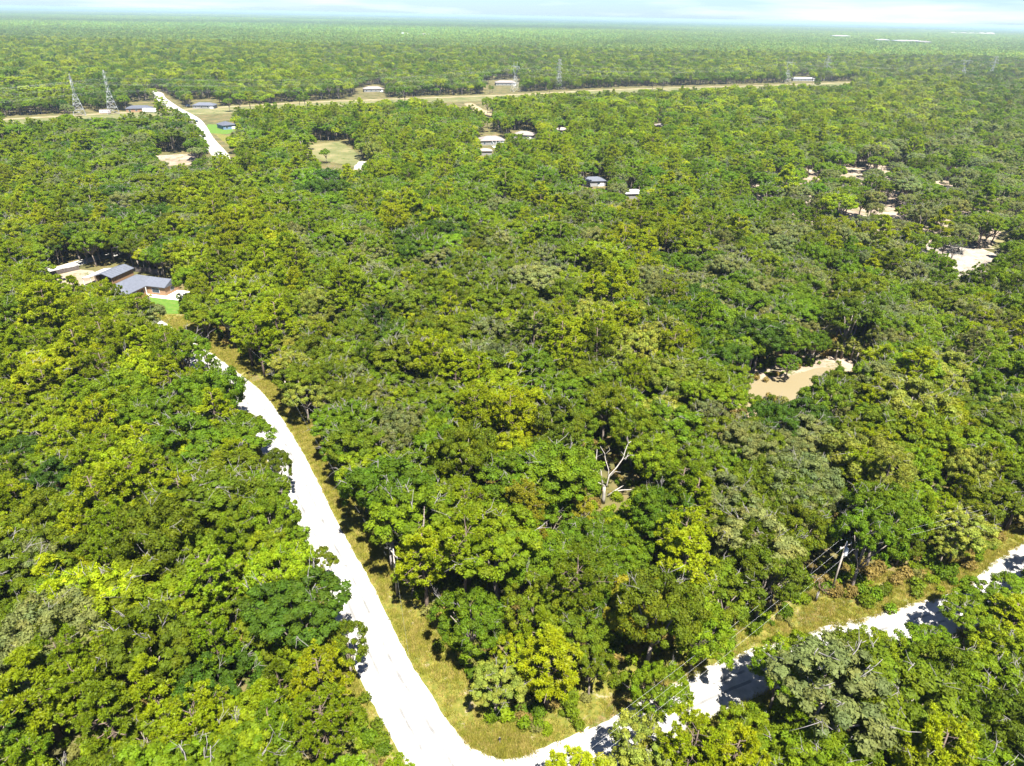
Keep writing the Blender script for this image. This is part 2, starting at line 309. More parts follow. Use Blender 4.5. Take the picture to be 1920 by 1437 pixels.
# ------------------------------------------------------------------ where the photo shows open ground (pixels)
OPEN = [
 [(765, 1437), (742, 1385), (690, 1330), (672, 1290), (668, 1250), (676, 1185), (650, 1125), (610, 1050), (580, 965), (548, 918), (535, 870), (492, 800), (455, 745), (425, 705), (370, 660), (380, 644), (415, 652), (460, 688),
  (508, 728), (540, 768), (572, 792), (612, 845), (640, 892), (664, 925), (684, 975), (706, 1020), (736, 1065), (756, 1110), (784, 1165), (796, 1212), (820, 1255), (870, 1300), (890, 1370), (960, 1380), (1040, 1375), (1110, 1330), (1160, 1300), (1150, 1330), (1108, 1372), (1112, 1437)],
 [(1300, 1262), (1380, 1222), (1418, 1225), (1408, 1262), (1370, 1300), (1330, 1330)],
 [(1462, 1196), (1490, 1186), (1492, 1203), (1472, 1212)], [(1615, 1150), (1640, 1138), (1642, 1165), (1622, 1172)],
 [(1702, 1122), (1733, 1118), (1738, 1150), (1705, 1155)], [(1750, 1140), (1765, 1132), (1765, 1155), (1752, 1155)], [(1812, 1100), (1850, 1088), (1850, 1112), (1818, 1120)],
 [(1855, 1038), (1920, 1032), (1920, 1108), (1893, 1092), (1872, 1062)],
 [(1500, 1142), (1560, 1112), (1582, 1122), (1545, 1158), (1510, 1160)], [(1520, 1030), (1602, 1030), (1602, 1122), (1515, 1122)], [(1092, 862), (1110, 845), (1168, 832), (1182, 862), (1165, 895), (1195, 918), (1125, 918)], [(1570, 640), (1635, 632), (1635, 668), (1575, 670)],
 [(1387, 714), (1440, 706), (1500, 693), (1545, 676), (1570, 682), (1562, 705), (1530, 728), (1480, 746), (1440, 748), (1415, 735)],
 [(1296, 765), (1312, 762), (1314, 792), (1298, 790)], [(1395, 785), (1405, 765), (1432, 748), (1440, 760), (1415, 785), (1400, 795)], [(1500, 665), (1560, 655), (1570, 682), (1540, 680)],
 [(1722, 462), (1758, 458), (1752, 476), (1735, 478)], [(1775, 498), (1790, 480), (1822, 468), (1892, 492), (1862, 506), (1800, 520)], [(1880, 430), (1893, 430), (1878, 462), (1866, 458)],
 [(1515, 320), (1530, 318), (1526, 345), (1516, 345)], [(1582, 314), (1625, 316), (1622, 330), (1590, 328)], [(1650, 308), (1672, 315), (1670, 332), (1650, 328)], [(1755, 340), (1775, 340), (1775, 358), (1757, 355)],
 [(1590, 392), (1622, 385), (1620, 403), (1592, 405)], [(1655, 388), (1690, 385), (1690, 405), (1658, 408)], [(1412, 362), (1425, 362), (1424, 385), (1414, 383)], [(1520, 374), (1532, 372), (1530, 388), (1520, 388)], [(1765, 415), (1785, 412), (1784, 432), (1768, 434)], [(1545, 545), (1562, 545), (1560, 590), (1548, 592)],
 [(168, 512), (212, 498), (240, 505), (255, 515), (300, 520), (337, 533), (345, 552), (345, 585), (300, 580), (285, 562), (240, 556), (215, 548), (170, 535)],
 [(80, 506), (120, 494), (158, 488), (158, 502), (165, 520), (150, 530), (115, 540), (92, 518)], [(315, 598), (348, 588), (350, 602), (322, 607)],
 [(428, 300), (450, 296), (425, 262), (395, 232), (340, 196), (312, 176), (295, 166), (288, 172), (300, 188), (345, 212), (372, 236), (400, 262)],
 [(395, 250), (388, 234), (415, 230), (436, 224), (440, 246), (425, 252)],
 [(0, 219), (120, 214), (230, 208), (330, 202), (345, 208), (230, 219), (0, 230)], [(345, 205), (620, 187), (960, 175), (960, 182), (700, 192), (640, 196), (560, 200), (430, 208), (430, 220), (370, 220)],
 [(240, 192), (290, 190), (292, 210), (242, 210)], [(358, 188), (410, 186), (412, 203), (360, 205)], [(960, 174), (1160, 164), (1400, 158), (1600, 152), (1600, 158), (1160, 172), (960, 182)],
 [(820, 186), (908, 182), (915, 195), (875, 200), (830, 200)], [(878, 198), (925, 210), (922, 222), (895, 210)],
 [(575, 268), (645, 264), (672, 285), (682, 318), (640, 312), (594, 306)], [(293, 288), (362, 286), (364, 312), (297, 314)], [(665, 318), (672, 306), (690, 305), (688, 316)],
 [(895, 250), (945, 248), (945, 274), (900, 272)], [(955, 246), (1005, 246), (1005, 262), (960, 262)], [(898, 280), (922, 278), (922, 296), (900, 296)], [(1088, 335), (1135, 332), (1138, 350), (1090, 350)], [(1165, 362), (1200, 360), (1200, 374), (1168, 376)],
 [(1044, 240), (1062, 242), (1062, 252), (1046, 252)], [(1228, 232), (1242, 232), (1242, 244), (1230, 244)], [(1488, 144), (1518, 144), (1518, 154), (1490, 154)], [(662, 168), (705, 158), (720, 160), (718, 172), (695, 186), (672, 182)], [(900, 152), (975, 148), (975, 160), (930, 164)],
 [(140, 206), (172, 206), (172, 218), (140, 218)], [(204, 205), (224, 205), (224, 214), (204, 214)],
]
def rejected(x, y, h, R, cut=.72):
    """vectorised: does a tree at (x,y) with height h and crown radius R hide open ground seen in the photo, or stand on a road"""
    bad = np.zeros(len(x), bool)
    for zf, k in ((0.0, 0), (.45, .5), (.72, .8), (1.0, .15)):
        for s in ((0,) if k == 0 else (-1, 0, 1)):
            p, zc = projn(np.stack([x + s * k * cut * R * 1.2, y, h * zf], 1))
            for poly in OPEN: bad |= in_poly(p, poly)
    return bad
def linedist(x, y, line):
    P = np.array(line); d = np.full(len(x), 1e9)
    for a, b in zip(P[:-1], P[1:]):
        ab = b - a; t = np.clip(((x - a[0]) * ab[0] + (y - a[1]) * ab[1]) / (ab @ ab), 0, 1)
        d = np.minimum(d, np.hypot(x - a[0] - t * ab[0], y - a[1] - t * ab[1]))
    return d

# ------------------------------------------------------------------ tree prototypes (12 m unit height scale applied per tree)
def unit(v): return v / (np.linalg.norm(v, axis=1, keepdims=True) + 1e-9)
def leaf_cloud(C, N, size, aspect, jitter, r, col, along=None):
    """one triangle per centre C with outward normal N"""
    n = len(C); N = unit(N + r.normal(0, jitter, (n, 3)))
    T = unit(np.cross(N, r.normal(0, 1, (n, 3)))); 
    if along is not None: T = unit(along + r.normal(0, .25, (n, 3)))
    B = unit(np.cross(N, T)); s = size * r.uniform(.65, 1.25, (n, 1))
    V = np.stack([C + T * s * aspect, C - T * s * aspect * .55 + B * s * .6, C - T * s * aspect * .55 - B * s * .6], 1).reshape(-1, 3)
    return V, np.arange(3 * n).reshape(-1, 3), np.repeat(col, 3, axis=0)
def limb(mb, a, b, r0, r1, r, bend=.25, n=5, seg=3):
    a = Vector(a); b = Vector(b); pts = [a]; L = (b - a).length
    for i in range(1, seg): pts.append(a.lerp(b, i / seg) + Vector(r.normal(0, bend * L / seg * .35, 3)))
    pts.append(b); mb.tube(pts, [r0 + (r1 - r0) * i / seg for i in range(seg + 1)], n)
    return pts
def oak(seed, R=4.2, H=11., nlobe=9, clumps=220, per=145, leaf=.185, flatz=.55, twigs=6, dens=1.0, clr=(.28, .62), gap=0.0):
    r = np.random.default_rng(seed); lob = []
    for i in range(nlobe):
        a = 2 * math.pi * (i + r.uniform(-.3, .3)) / nlobe * (1 if i else 0); q = R * r.uniform(.38, .68) if i else 0
        lr = R * r.uniform(.36, .56) if i else R * .55
        lob.append((q * math.cos(a), q * math.sin(a), H - lr * r.uniform(.85, 1.3) - q * r.uniform(.15, .5), lr))
    C = []; 
    for (lx, ly, lz, lr) in lob:
        k = int(clumps * lr * lr / sum(l[3] ** 2 for l in lob)) + 1
        d = unit(r.normal(0, 1, (k * 3, 3))); d = d[d[:, 2] > -.35][:k]
        C.append(np.array([lx, ly, lz]) + d * lr * np.array([1, 1, flatz + .35]) * r.uniform(.8, 1.05, (len(d), 1)))
    C = np.concatenate(C)
    # drop clumps deep inside other lobes
    keep = np.ones(len(C), bool)
    for (lx, ly, lz, lr) in lob: keep &= np.linalg.norm((C - np.array([lx, ly, lz])) / np.array([1, 1, flatz + .35]), axis=1) > lr * .72
    C = C[keep]
    if gap: C = C[r.random(len(C)) > gap]
    Vs, Fs, Cs = [], [], []; base = 0; cen = np.array([0, 0, H * .6])
    for c in C:
        cs = r.uniform(*clr) * R / 4.2; k = int(per * dens)
        d = unit(r.normal(0, 1, (k, 3)) + .55 * (c - cen) / np.linalg.norm(c - cen) + np.array([0, 0, .25]))
        p = c + d * cs * np.array([1, 1, .72]) * (r.uniform(.5, 1.1, (k, 1)) + np.abs(r.normal(0, .24, (k, 1))))
        b = r.uniform(.78, 1.22); hue = r.uniform(-.1, .12)
        col = np.stack([np.full(k, b * (1 + hue)), np.full(k, b), np.full(k, b * (1 - hue)), np.ones(k)], 1) * r.uniform(.8, 1.2, (k, 1)); col[:, 3] = 1
        V, Fc, cv = leaf_cloud(p, d, leaf, .85, .42, r, col); Vs.append(V); Fs.append(Fc + base); Cs.append(cv); base += len(V)
    crown = mesh_np('oak_crown', np.concatenate(Vs), np.concatenate(Fs), [M_LEAF], cv=np.concatenate(Cs))
    mb = MB(); fork = Vector((r.normal(0, .2), r.normal(0, .2), H * .33)); limb(mb, (0, 0, -.3), fork, .24, .19, r, .1, 7)
    for (lx, ly, lz, lr) in lob: limb(mb, fork, (lx, ly, lz), .13, .05, r)
    nb = len(mb.f)
    for i in range(twigs):
        c = C[r.integers(len(C))]; o_ = unit((c - cen)[None])[0]
        tip = c + o_ * r.uniform(.5, 1.3) + np.array([0, 0, .3]); st = c - o_ * .8
        limb(mb, st, tip, .05, .02, r, .5, 4)
        for j in range(3): limb(mb, tip - o_ * r.uniform(.2, .9), tip + r.normal(0, .55, 3), .028, .012, r, .4, 3, 2)
    tr = mb.mesh('oak_trunk', M_BARK, True); tr.materials.append(M_TWIG)
    tr.polygons.foreach_set('material_index', [0 if i < nb else 1 for i in range(len(mb.f))])
    return tr, crown, R, H
def pine(seed, R=3.6, H=16., z0=.5, tufts=250, per=52, tr_=.42, conic=.55):
    r = np.random.default_rng(seed); mb = MB(); top = Vector((r.normal(0, .25), r.normal(0, .25), H - .5))
    limb(mb, (0, 0, -.3), top, .26, .06, r, .05, 7, 6); C = []; D = []
    nw = 26
    for i in range(nw):
        f = i / (nw - 1); z = H * (z0 + (1 - z0) * f) - .4; rad = R * (1 - f ** 2.2 * conic) * (.55 + .45 * min(1, f / .25)) * r.uniform(.6, 1.08)
        a = i * 2.4 + r.uniform(-.4, .4); dirv = np.array([math.cos(a), math.sin(a), r.uniform(.02, .32)])
        st = np.array([top.x * f, top.y * f, z - rad * .15]); tip = st + dirv * rad
        limb(mb, st, tip, .07 * (1.2 - f * .6), .025, r, .25, 4)
        k = max(3, int(tufts / nw))
        for j in range(k):
            t = r.uniform(.35, 1.05) ** .8; side = np.array([-dirv[1], dirv[0], 0]) * r.normal(0, .32 * rad * (.3 + t * .6))
            c = st + dirv * rad * t + side + np.array([0, 0, r.uniform(-.1, .55)]); C.append(c); D.append(dirv)
            if j % 2 == 0: limb(mb, st + dirv * rad * (t * .8), c - np.array([0, 0, .15]), .03, .012, r, .2, 3, 2)
    Vs, Fs, Cs = [], [], []; base = 0
    for c in C:
        k = per; d = unit(r.normal(0, 1, (k, 3)) + np.array([0, 0, .45])); L = tr_ * r.uniform(.8, 1.15)
        p = c + d * L * .55; b = r.uniform(.8, 1.2); hue = r.uniform(-.06, .07)
        col = np.stack([np.full(k, b * (1 + hue)), np.full(k, b), np.full(k, b * (1 - hue)), np.ones(k)], 1) * r.uniform(.8, 1.2, (k, 1)); col[:, 3] = 1
        s = np.cross(d, r.normal(0, 1, (k, 3))); V, Fc, cv = leaf_cloud(p, s, .13, 1.6, .1, r, col, along=d)
        Vs.append(V); Fs.append(Fc + base); Cs.append(cv); base += len(V)
    crown = mesh_np('pine_crown', np.concatenate(Vs), np.concatenate(Fs), [M_NEEDLE], cv=np.concatenate(Cs))
    return mb.mesh('pine_trunk', M_PBARK, True), crown, R, H
def bare(seed, H=9., R=3., depth=4, mat=None, thick=.22, lean=0.0, n0=4):
    r = np.random.default_rng(seed); mb = MB()
    def grow(a, d, L, rad, k):
        b = a + d * L; limb(mb, a, b, rad, rad * .62, r, .55, 5 if k > 1 else 3, 3)
        if k <= 0: return
        for i in range(3 if k < depth else n0):
            nd = unit((d * .9 + r.normal(0, .52, 3) + np.array([0, 0, .12]))[None])[0]
            grow(a + d * L * r.uniform(.55, 1.0), nd, L * r.uniform(.55, .8), rad * .55, k - 1)
    grow(np.zeros(3), unit(np.array([[lean, 0, 1.]]))[0], H * .34, thick, depth)
    return mb.mesh('bare_branches', mat or M_DEAD, True)
OAKS = [oak(11), oak(12, 4.6, 10.5, 11, 250), oak(13, 3.8, 11.5, 8, 200, twigs=7), oak(14, 4.4, 9.5, 10, 225, flatz=.4, twigs=6),
        oak(15, 4.0, 12., 7, 175, 145, .19, .8, gap=.15, twigs=10), oak(16, 4.8, 11., 13, 270, 145, twigs=5), oak(17, 3.6, 10., 7, 165, 145, .18, .7, twigs=11, gap=.1)]
PINES = [pine(21), pine(22, 4.2, 15.5, .52, 320), pine(23, 3.4, 17., .48, 250, conic=.75), pine(24, 4.6, 15., .6, 350, conic=.35), pine(25, 3.0, 14., .35, 250, conic=.85)]

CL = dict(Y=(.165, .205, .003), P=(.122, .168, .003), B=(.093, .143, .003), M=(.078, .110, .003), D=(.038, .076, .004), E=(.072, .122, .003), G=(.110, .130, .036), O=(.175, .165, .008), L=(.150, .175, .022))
NAMES = dict(Y='bright yellow-green', P='yellowish green', B='fresh green', M='olive green', D='deep dark green', E='rich green', G='grey-green', O='straw yellow', L='pale green')
# colour of the canopy sampled over the photo: (x, y, mixture of classes)
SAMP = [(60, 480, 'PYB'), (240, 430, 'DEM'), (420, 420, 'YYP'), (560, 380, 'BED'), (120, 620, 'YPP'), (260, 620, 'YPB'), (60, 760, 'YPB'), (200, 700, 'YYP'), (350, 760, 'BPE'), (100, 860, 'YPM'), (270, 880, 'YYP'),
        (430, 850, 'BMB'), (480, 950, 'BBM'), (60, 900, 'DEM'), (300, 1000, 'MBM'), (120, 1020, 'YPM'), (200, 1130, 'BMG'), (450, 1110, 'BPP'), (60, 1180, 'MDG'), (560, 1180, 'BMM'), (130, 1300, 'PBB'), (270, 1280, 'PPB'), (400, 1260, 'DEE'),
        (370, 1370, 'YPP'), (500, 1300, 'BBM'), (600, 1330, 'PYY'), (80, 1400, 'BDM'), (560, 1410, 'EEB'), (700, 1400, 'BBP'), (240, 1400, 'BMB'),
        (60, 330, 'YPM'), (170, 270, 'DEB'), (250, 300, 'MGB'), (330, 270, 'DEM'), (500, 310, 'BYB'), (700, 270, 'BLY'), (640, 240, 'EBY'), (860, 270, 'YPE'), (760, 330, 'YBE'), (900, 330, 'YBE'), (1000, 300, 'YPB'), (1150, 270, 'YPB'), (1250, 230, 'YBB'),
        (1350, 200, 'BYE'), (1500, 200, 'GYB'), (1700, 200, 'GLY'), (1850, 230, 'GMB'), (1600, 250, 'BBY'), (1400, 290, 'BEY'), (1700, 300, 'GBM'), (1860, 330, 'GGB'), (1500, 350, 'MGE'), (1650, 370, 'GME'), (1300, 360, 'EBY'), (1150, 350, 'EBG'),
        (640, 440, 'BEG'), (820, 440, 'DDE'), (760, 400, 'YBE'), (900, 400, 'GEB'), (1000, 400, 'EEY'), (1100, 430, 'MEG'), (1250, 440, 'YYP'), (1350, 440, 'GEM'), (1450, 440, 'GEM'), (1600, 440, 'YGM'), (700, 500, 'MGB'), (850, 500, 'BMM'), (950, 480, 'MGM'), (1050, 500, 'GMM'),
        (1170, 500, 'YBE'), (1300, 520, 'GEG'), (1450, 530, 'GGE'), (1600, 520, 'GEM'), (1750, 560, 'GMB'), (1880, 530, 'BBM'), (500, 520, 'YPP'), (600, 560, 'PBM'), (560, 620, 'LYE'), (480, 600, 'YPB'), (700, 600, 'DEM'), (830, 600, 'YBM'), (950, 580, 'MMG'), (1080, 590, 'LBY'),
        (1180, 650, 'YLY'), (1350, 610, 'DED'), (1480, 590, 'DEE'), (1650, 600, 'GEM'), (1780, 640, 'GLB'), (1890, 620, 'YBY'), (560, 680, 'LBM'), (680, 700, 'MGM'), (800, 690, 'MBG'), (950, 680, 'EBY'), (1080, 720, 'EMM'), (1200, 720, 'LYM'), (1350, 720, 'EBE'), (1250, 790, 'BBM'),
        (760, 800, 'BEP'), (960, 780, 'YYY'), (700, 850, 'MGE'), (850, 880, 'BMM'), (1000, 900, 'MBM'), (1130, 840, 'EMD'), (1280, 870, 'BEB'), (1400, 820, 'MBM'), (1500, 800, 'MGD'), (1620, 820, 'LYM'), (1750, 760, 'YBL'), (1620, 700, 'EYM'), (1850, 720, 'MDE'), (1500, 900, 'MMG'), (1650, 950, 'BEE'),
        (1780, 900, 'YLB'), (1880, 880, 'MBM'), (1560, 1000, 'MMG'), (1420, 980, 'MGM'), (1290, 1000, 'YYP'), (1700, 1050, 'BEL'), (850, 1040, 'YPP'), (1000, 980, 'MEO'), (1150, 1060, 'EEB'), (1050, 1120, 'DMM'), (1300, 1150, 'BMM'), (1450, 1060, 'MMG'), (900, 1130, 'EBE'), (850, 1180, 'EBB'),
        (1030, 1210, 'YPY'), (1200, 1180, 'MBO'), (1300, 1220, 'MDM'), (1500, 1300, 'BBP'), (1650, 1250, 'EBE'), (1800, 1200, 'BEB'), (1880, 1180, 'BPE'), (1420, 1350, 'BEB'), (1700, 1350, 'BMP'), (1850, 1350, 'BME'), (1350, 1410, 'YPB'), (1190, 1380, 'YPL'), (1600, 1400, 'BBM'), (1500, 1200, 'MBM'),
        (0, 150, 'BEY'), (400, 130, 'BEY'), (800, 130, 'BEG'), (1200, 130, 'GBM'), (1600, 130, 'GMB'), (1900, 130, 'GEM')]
SXY = np.array([(s[0], s[1]) for s in SAMP], float)

# ------------------------------------------------------------------ placement
trees = []   # dict(kind, x, y, h, R, proto, cls)
# trees one can recognise in the photo: kind, pixel of the crown's middle, height, crown radius, colour
HAND = [
 ('pine', 960, 775, 15, 4.6, 'Y', 3), ('pine', 870, 1030, 15, 5.4, 'P', 3), ('pine', 1030, 1225, 12, 4.4, 'Y', 4), ('pine', 1285, 1010, 13, 4.4, 'Y', 3), ('pine', 420, 425, 16, 4.8, 'Y', 1), ('pine', 250, 890, 14, 4.8, 'Y', 3),
 ('pine', 80, 720, 14, 4.6, 'Y', 1), ('pine', 190, 690, 14, 4.5, 'P', 3), ('pine', 280, 1275, 13, 3.6, 'Y', 4), ('pine', 150, 1290, 13, 4.4, 'P', 1), ('pine', 370, 1360, 12, 4.2, 'Y', 3), ('pine', 605, 1270, 12, 4.0, 'Y', 1), ('pine', 610, 1360, 12, 4.0, 'P', 3),
 ('pine', 1250, 440, 15, 4.6, 'Y', 3), ('pine', 410, 490, 15, 4.6, 'P', 1), ('pine', 530, 575, 14, 4.8, 'P', 3), ('pine', 195, 630, 14, 4.6, 'P', 1), ('pine', 1300, 1400, 12, 4.0, 'Y', 3), ('pine', 1370, 1425, 12, 4.2, 'Y', 1), ('oak', 1212, 1402, 9, 3.5, 'L', 4), ('oak', 880, 1160, 10, 4.6, 'E', 1),
 ('oak', 930, 1290, 6.5, 3.4, 'L', 6), ('oak', 1170, 1070, 8, 3.6, 'E', 0), ('pine', 1010, 1020, 10, 2.2, 'O', 2), ('oak', 1660, 960, 14, 4.6, 'E', 2), ('oak', 1630, 1010, 13, 4.2, 'E', 4), ('oak', 1820, 880, 12, 3.8, 'L', 0), ('oak', 1200, 640, 13, 5, 'L', 1), ('oak', 1130, 590, 13, 5, 'L', 5), ('oak', 970, 560, 13, 6, 'M', 5),
 ('oak', 590, 610, 11, 4, 'L', 3), ('oak', 540, 690, 11, 4.6, 'L', 4), ('oak', 820, 430, 13, 5.2, 'D', 2), ('oak', 300, 400, 13, 5.5, 'D', 1), ('oak', 40, 850, 9, 4.2, 'D', 0), ('oak', 400, 1290, 10, 4.6, 'D', 1), ('oak', 680, 440, 13, 5.2, 'G', 3), ('pine', 1850, 870, 13, 3.6, 'Y', 1), ('oak', 518, 868, 9, 2.6, 'M', 5), ('oak', 650, 1205, 9, 2.8, 'M', 0),
 ('oak', 1310, 1175, 10, 4.6, 'B', 5), ('oak', 1240, 1290, 8, 3.6, 'B', 3), ('oak', 1440, 770, 10, 2.6, 'M', 6), ('oak', 1360, 750, 11, 4.0, 'B', 2), ('oak', 1330, 780, 10, 3.2, 'G', 4), ('oak', 1480, 680, 6, 2.8, 'E', 0), ('pine', 705, 270, 14, 5, 'L', 3), ('pine', 735, 275, 14, 4.5, 'P', 3), ('oak', 610, 287, 7, 3.0, 'E', 6),
 ('pine', 560, 400, 15, 3.2, 'B', 4), ('oak', 345, 640, 9, 2.6, 'L', 4), ('oak', 365, 665, 8, 1.8, 'G', 4), ('oak', 600, 1060, 8, 2.2, 'M', 4), ('oak', 1462, 1262, 9, 3.0, 'B', 4), ('oak', 1000, 1130, 10, 4.2, 'M', 1), ('oak', 770, 1080, 5, 2.4, 'P', 6), ('oak', 1110, 1250, 7, 2.6, 'M', 4), ('pine', 500, 600, 14, 4, 'Y', 1), ('oak', 1500, 1235, 9, 4, 'P', 5)]
for k, px, py, h, R, c, pr in HAND:
    h = h * 1.08; x, y = G(px, py, h * .74); trees.append(dict(kind=k, x=x, y=y, h=h, R=R, proto=pr, cls=c, hand=True))
for (y0, y1, sp_) in ((18, 250, 4.45), (250, 560, 5.0), (560, 1000, 5.9), (1000, 1750, 7.2)):
    rows = np.arange(y0, y1, sp_ * .87); pts = []
    for i, yy in enumerate(rows):
        hw = yy * .92 + 34; xs = np.arange(-hw, hw, sp_) + (i % 2) * sp_ / 2; pts.append(np.stack([xs, np.full(len(xs), yy)], 1))
    P = np.concatenate(pts); P += rng.uniform(-.42, .42, P.shape) * sp_
    n = len(P); hh = rng.normal(10.2, 2.0, n).clip(6, 16); rr = hh * .37 * rng.uniform(.8, 1.22, n)
    nr_ = (linedist(P[:, 0], P[:, 1], right_road) < 11) & (P[:, 1] < np.interp(P[:, 0], [q[0] for q in right_road], [q[1] for q in right_road])); hh = np.where(nr_, np.minimum(hh, 8.2), hh)
    px, zc = projn(np.stack([P[:, 0], P[:, 1], hh * .75], 1))
    k = (linedist(P[:, 0], P[:, 1], main) > 6.0) & (linedist(P[:, 0], P[:, 1], far_main) > 8.5) & (linedist(P[:, 0], P[:, 1], right_road) > np.where((P[:, 1] < np.interp(P[:, 0], [q[0] for q in right_road], [q[1] for q in right_road])) & (P[:, 0] > 18), np.interp(P[:, 0], [18, 24, 38, 41, 62, 70], [5, 8.5, 8.5, 5.2, 4.8, 5]), np.interp(P[:, 0], [40, 50], [5.6, 4.3])))
    md = linedist(P[:, 0], P[:, 1], CORR)
    side = np.interp(P[:, 0], [c[0] for c in CORR], [c[1] for c in CORR])
    k &= ~((md < 40) & (P[:, 1] < side)) & (md > 8) | ((md > 24) & (md < 40) & (P[:, 1] < side) & (rng.random(n) < .12))
    for (hx, hy, hr_) in ((-112, 190, 11), (-104, 192, 8), (-125, 201, 9), (-138, 203, 9), (-147, 208, 6)): k &= np.hypot(P[:, 0] - hx, P[:, 1] - hy) > hr_
    for (hx, hy), hq in zip(FARH, HOUSES): k &= np.hypot(P[:, 0] - hx, P[:, 1] - hy) > hq[2] * .4 + 3
    k &= rng.random(n) > .035
    # open sandy woodland, upper right
    ow = in_poly(px, [(1380, 310), (1520, 295), (1700, 285), (1920, 320), (1920, 470), (1700, 450), (1560, 430), (1440, 410)]); k &= ~(ow & (rng.random(n) < .5))
    k &= ~rejected(P[:, 0], P[:, 1], hh, rr)
    ds = np.hypot(px[:, 0] - 1137, px[:, 1] - 875); dgx, dgy = G(1133, 925, 2.2); k &= ~((ds < 92) & (P[:, 1] < dgy + 1) & (px[:, 1] > 800)) & ~(ds < 34)
    for t in trees[:len(HAND)]: k &= np.hypot(P[:, 0] - t['x'], P[:, 1] - t['y']) > t['R'] * .72 + 1.2
    # keep the view to hand-placed trees free
    for t in trees[:len(HAND)]:
        hp, _ = projn(np.array([[t['x'], t['y'], t['h'] * .75], [t['x'], t['y'], 0]])); rp_ = F / math.hypot(t['y'], 60) * t['R'] * .8
        if y0 == 18: k &= ~((np.hypot(px[:, 0] - hp[0, 0], px[:, 1] - hp[0, 1]) < rp_ + 0) & (P[:, 1] < t['y']))
    P, hh, rr, px = P[k], hh[k], rr[k], px[k]
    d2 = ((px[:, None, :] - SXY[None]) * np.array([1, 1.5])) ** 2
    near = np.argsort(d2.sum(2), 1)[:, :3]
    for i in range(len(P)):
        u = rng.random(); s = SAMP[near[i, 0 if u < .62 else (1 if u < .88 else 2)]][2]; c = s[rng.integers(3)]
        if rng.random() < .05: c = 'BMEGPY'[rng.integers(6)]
        pk = dict(Y=.8, P=.62, B=.14, M=.1, L=.2, G=.02, D=.0, E=.03, O=.5)[c]
        kind = 'pine' if rng.random() < pk else 'oak'; h = hh[i] * (1.25 if kind == 'pine' else 1)
        if y0 > 500: kind = 'pine' if rng.random() < .45 else 'oak'
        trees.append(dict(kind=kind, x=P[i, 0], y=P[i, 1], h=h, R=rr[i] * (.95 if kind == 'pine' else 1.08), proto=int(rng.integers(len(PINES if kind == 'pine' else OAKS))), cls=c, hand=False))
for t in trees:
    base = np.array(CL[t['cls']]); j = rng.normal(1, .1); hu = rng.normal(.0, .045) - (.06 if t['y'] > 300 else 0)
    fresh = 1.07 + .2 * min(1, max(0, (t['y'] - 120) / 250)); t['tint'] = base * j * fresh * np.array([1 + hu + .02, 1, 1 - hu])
    t['rz'] = rng.uniform(0, 6.283)
print('TREES', len(trees))

# ------------------------------------------------------------------ individual trees (largest in view) and the rest as woodland
A = np.array([[t['x'], t['y'], t['h'] * .7] for t in trees]); PX, ZC = projn(A)
inview = (PX[:, 0] > -40) & (PX[:, 0] < 1960) & (PX[:, 1] > 0) & (PX[:, 1] < 1470)
size = np.array([t['R'] for t in trees]) / ZC * inview
kinds = np.array([t['kind'] for t in trees]); solo = []
for kd in ('oak', 'pine'):
    idx = np.where(kinds == kd)[0]; idx = idx[np.argsort(-size[idx] - np.array([.2 * trees[i]['hand'] for i in idx]))][:292]; solo += list(idx)
soloset = set(int(i) for i in solo)
MARKS = [('the bleached snag', 1130, 890), ('the wooden transformer pole', 1568, 1100), ('the tan pond', 1460, 740), ('the corner of the two roads', 960, 1400), ('the brick house', 270, 560), ('the bend of the white road', 520, 790),
         ('the small roadside pole', 743, 1110), ('the thin pole by the bend', 543, 768), ('the roadside dirt patch', 610, 900), ('the white road patch', 1370, 1270), ('the shed with the blue roof', 200, 530), ('the side road end', 1895, 1060),
         ('the lawn before the brick house', 320, 590), ('the palms', 1605, 650), ('the lower edge of the photo', 300, 1430), ('the lower side road edge', 1600, 1430), ('the white sand clearing', 1830, 490), ('the upper road stretch', 400, 690),
         ('the middle of the left wood', 250, 1100), ('the left frame edge', 10, 850), ('the lower frame corner', 20, 1420), ('the far lower corner', 1900, 1420), ('the frame edge past the pond', 1900, 760), ('the middle of the photo', 960, 700),
         ('the dark gap between crowns', 1000, 980), ('the long straight of the road', 640, 1100), ('the oaks below the pond', 1500, 900)]
MXY = np.array([(q[1], q[2]) for q in MARKS], float)
ORD = ['nearest', 'second', 'third', 'fourth', 'fifth', 'sixth', 'seventh', 'eighth', 'ninth', 'tenth', 'eleventh', 'twelfth', 'thirteenth', 'fourteenth', 'fifteenth', 'sixteenth', 'seventeenth', 'eighteenth', 'nineteenth', 'twentieth']
cnt = {}; lab = {}
def near_mark(p):
    d = np.hypot((MXY[:, 0] - p[0]), (MXY[:, 1] - p[1])); return int(np.argmin(d)), float(d.min())
info = []
for i in solo:
    mi, dd = near_mark(PX[i]); dx, dy = PX[i, 0] - MXY[mi, 0], PX[i, 1] - MXY[mi, 1]
    s = ('above' if dy < 0 else 'below') if abs(dy) > abs(dx) else ('left of' if dx < 0 else 'right of')
    info.append((dd, i, mi, s))
for dd, i, mi, s in sorted(info):
    t = trees[i]; sz = 'broad ' if t['R'] > 4.6 else ('small ' if t['R'] < 3.2 else ''); key = (t['kind'], t['cls'], sz, mi, s); k = cnt.get(key, 0); cnt[key] = k + 1
    lab[i] = f"{ORD[min(k, 19)]} {sz}{NAMES[t['cls']]} {t['kind']} {s} {MARKS[mi][0]}"
TP = {'oak': OAKS, 'pine': PINES}
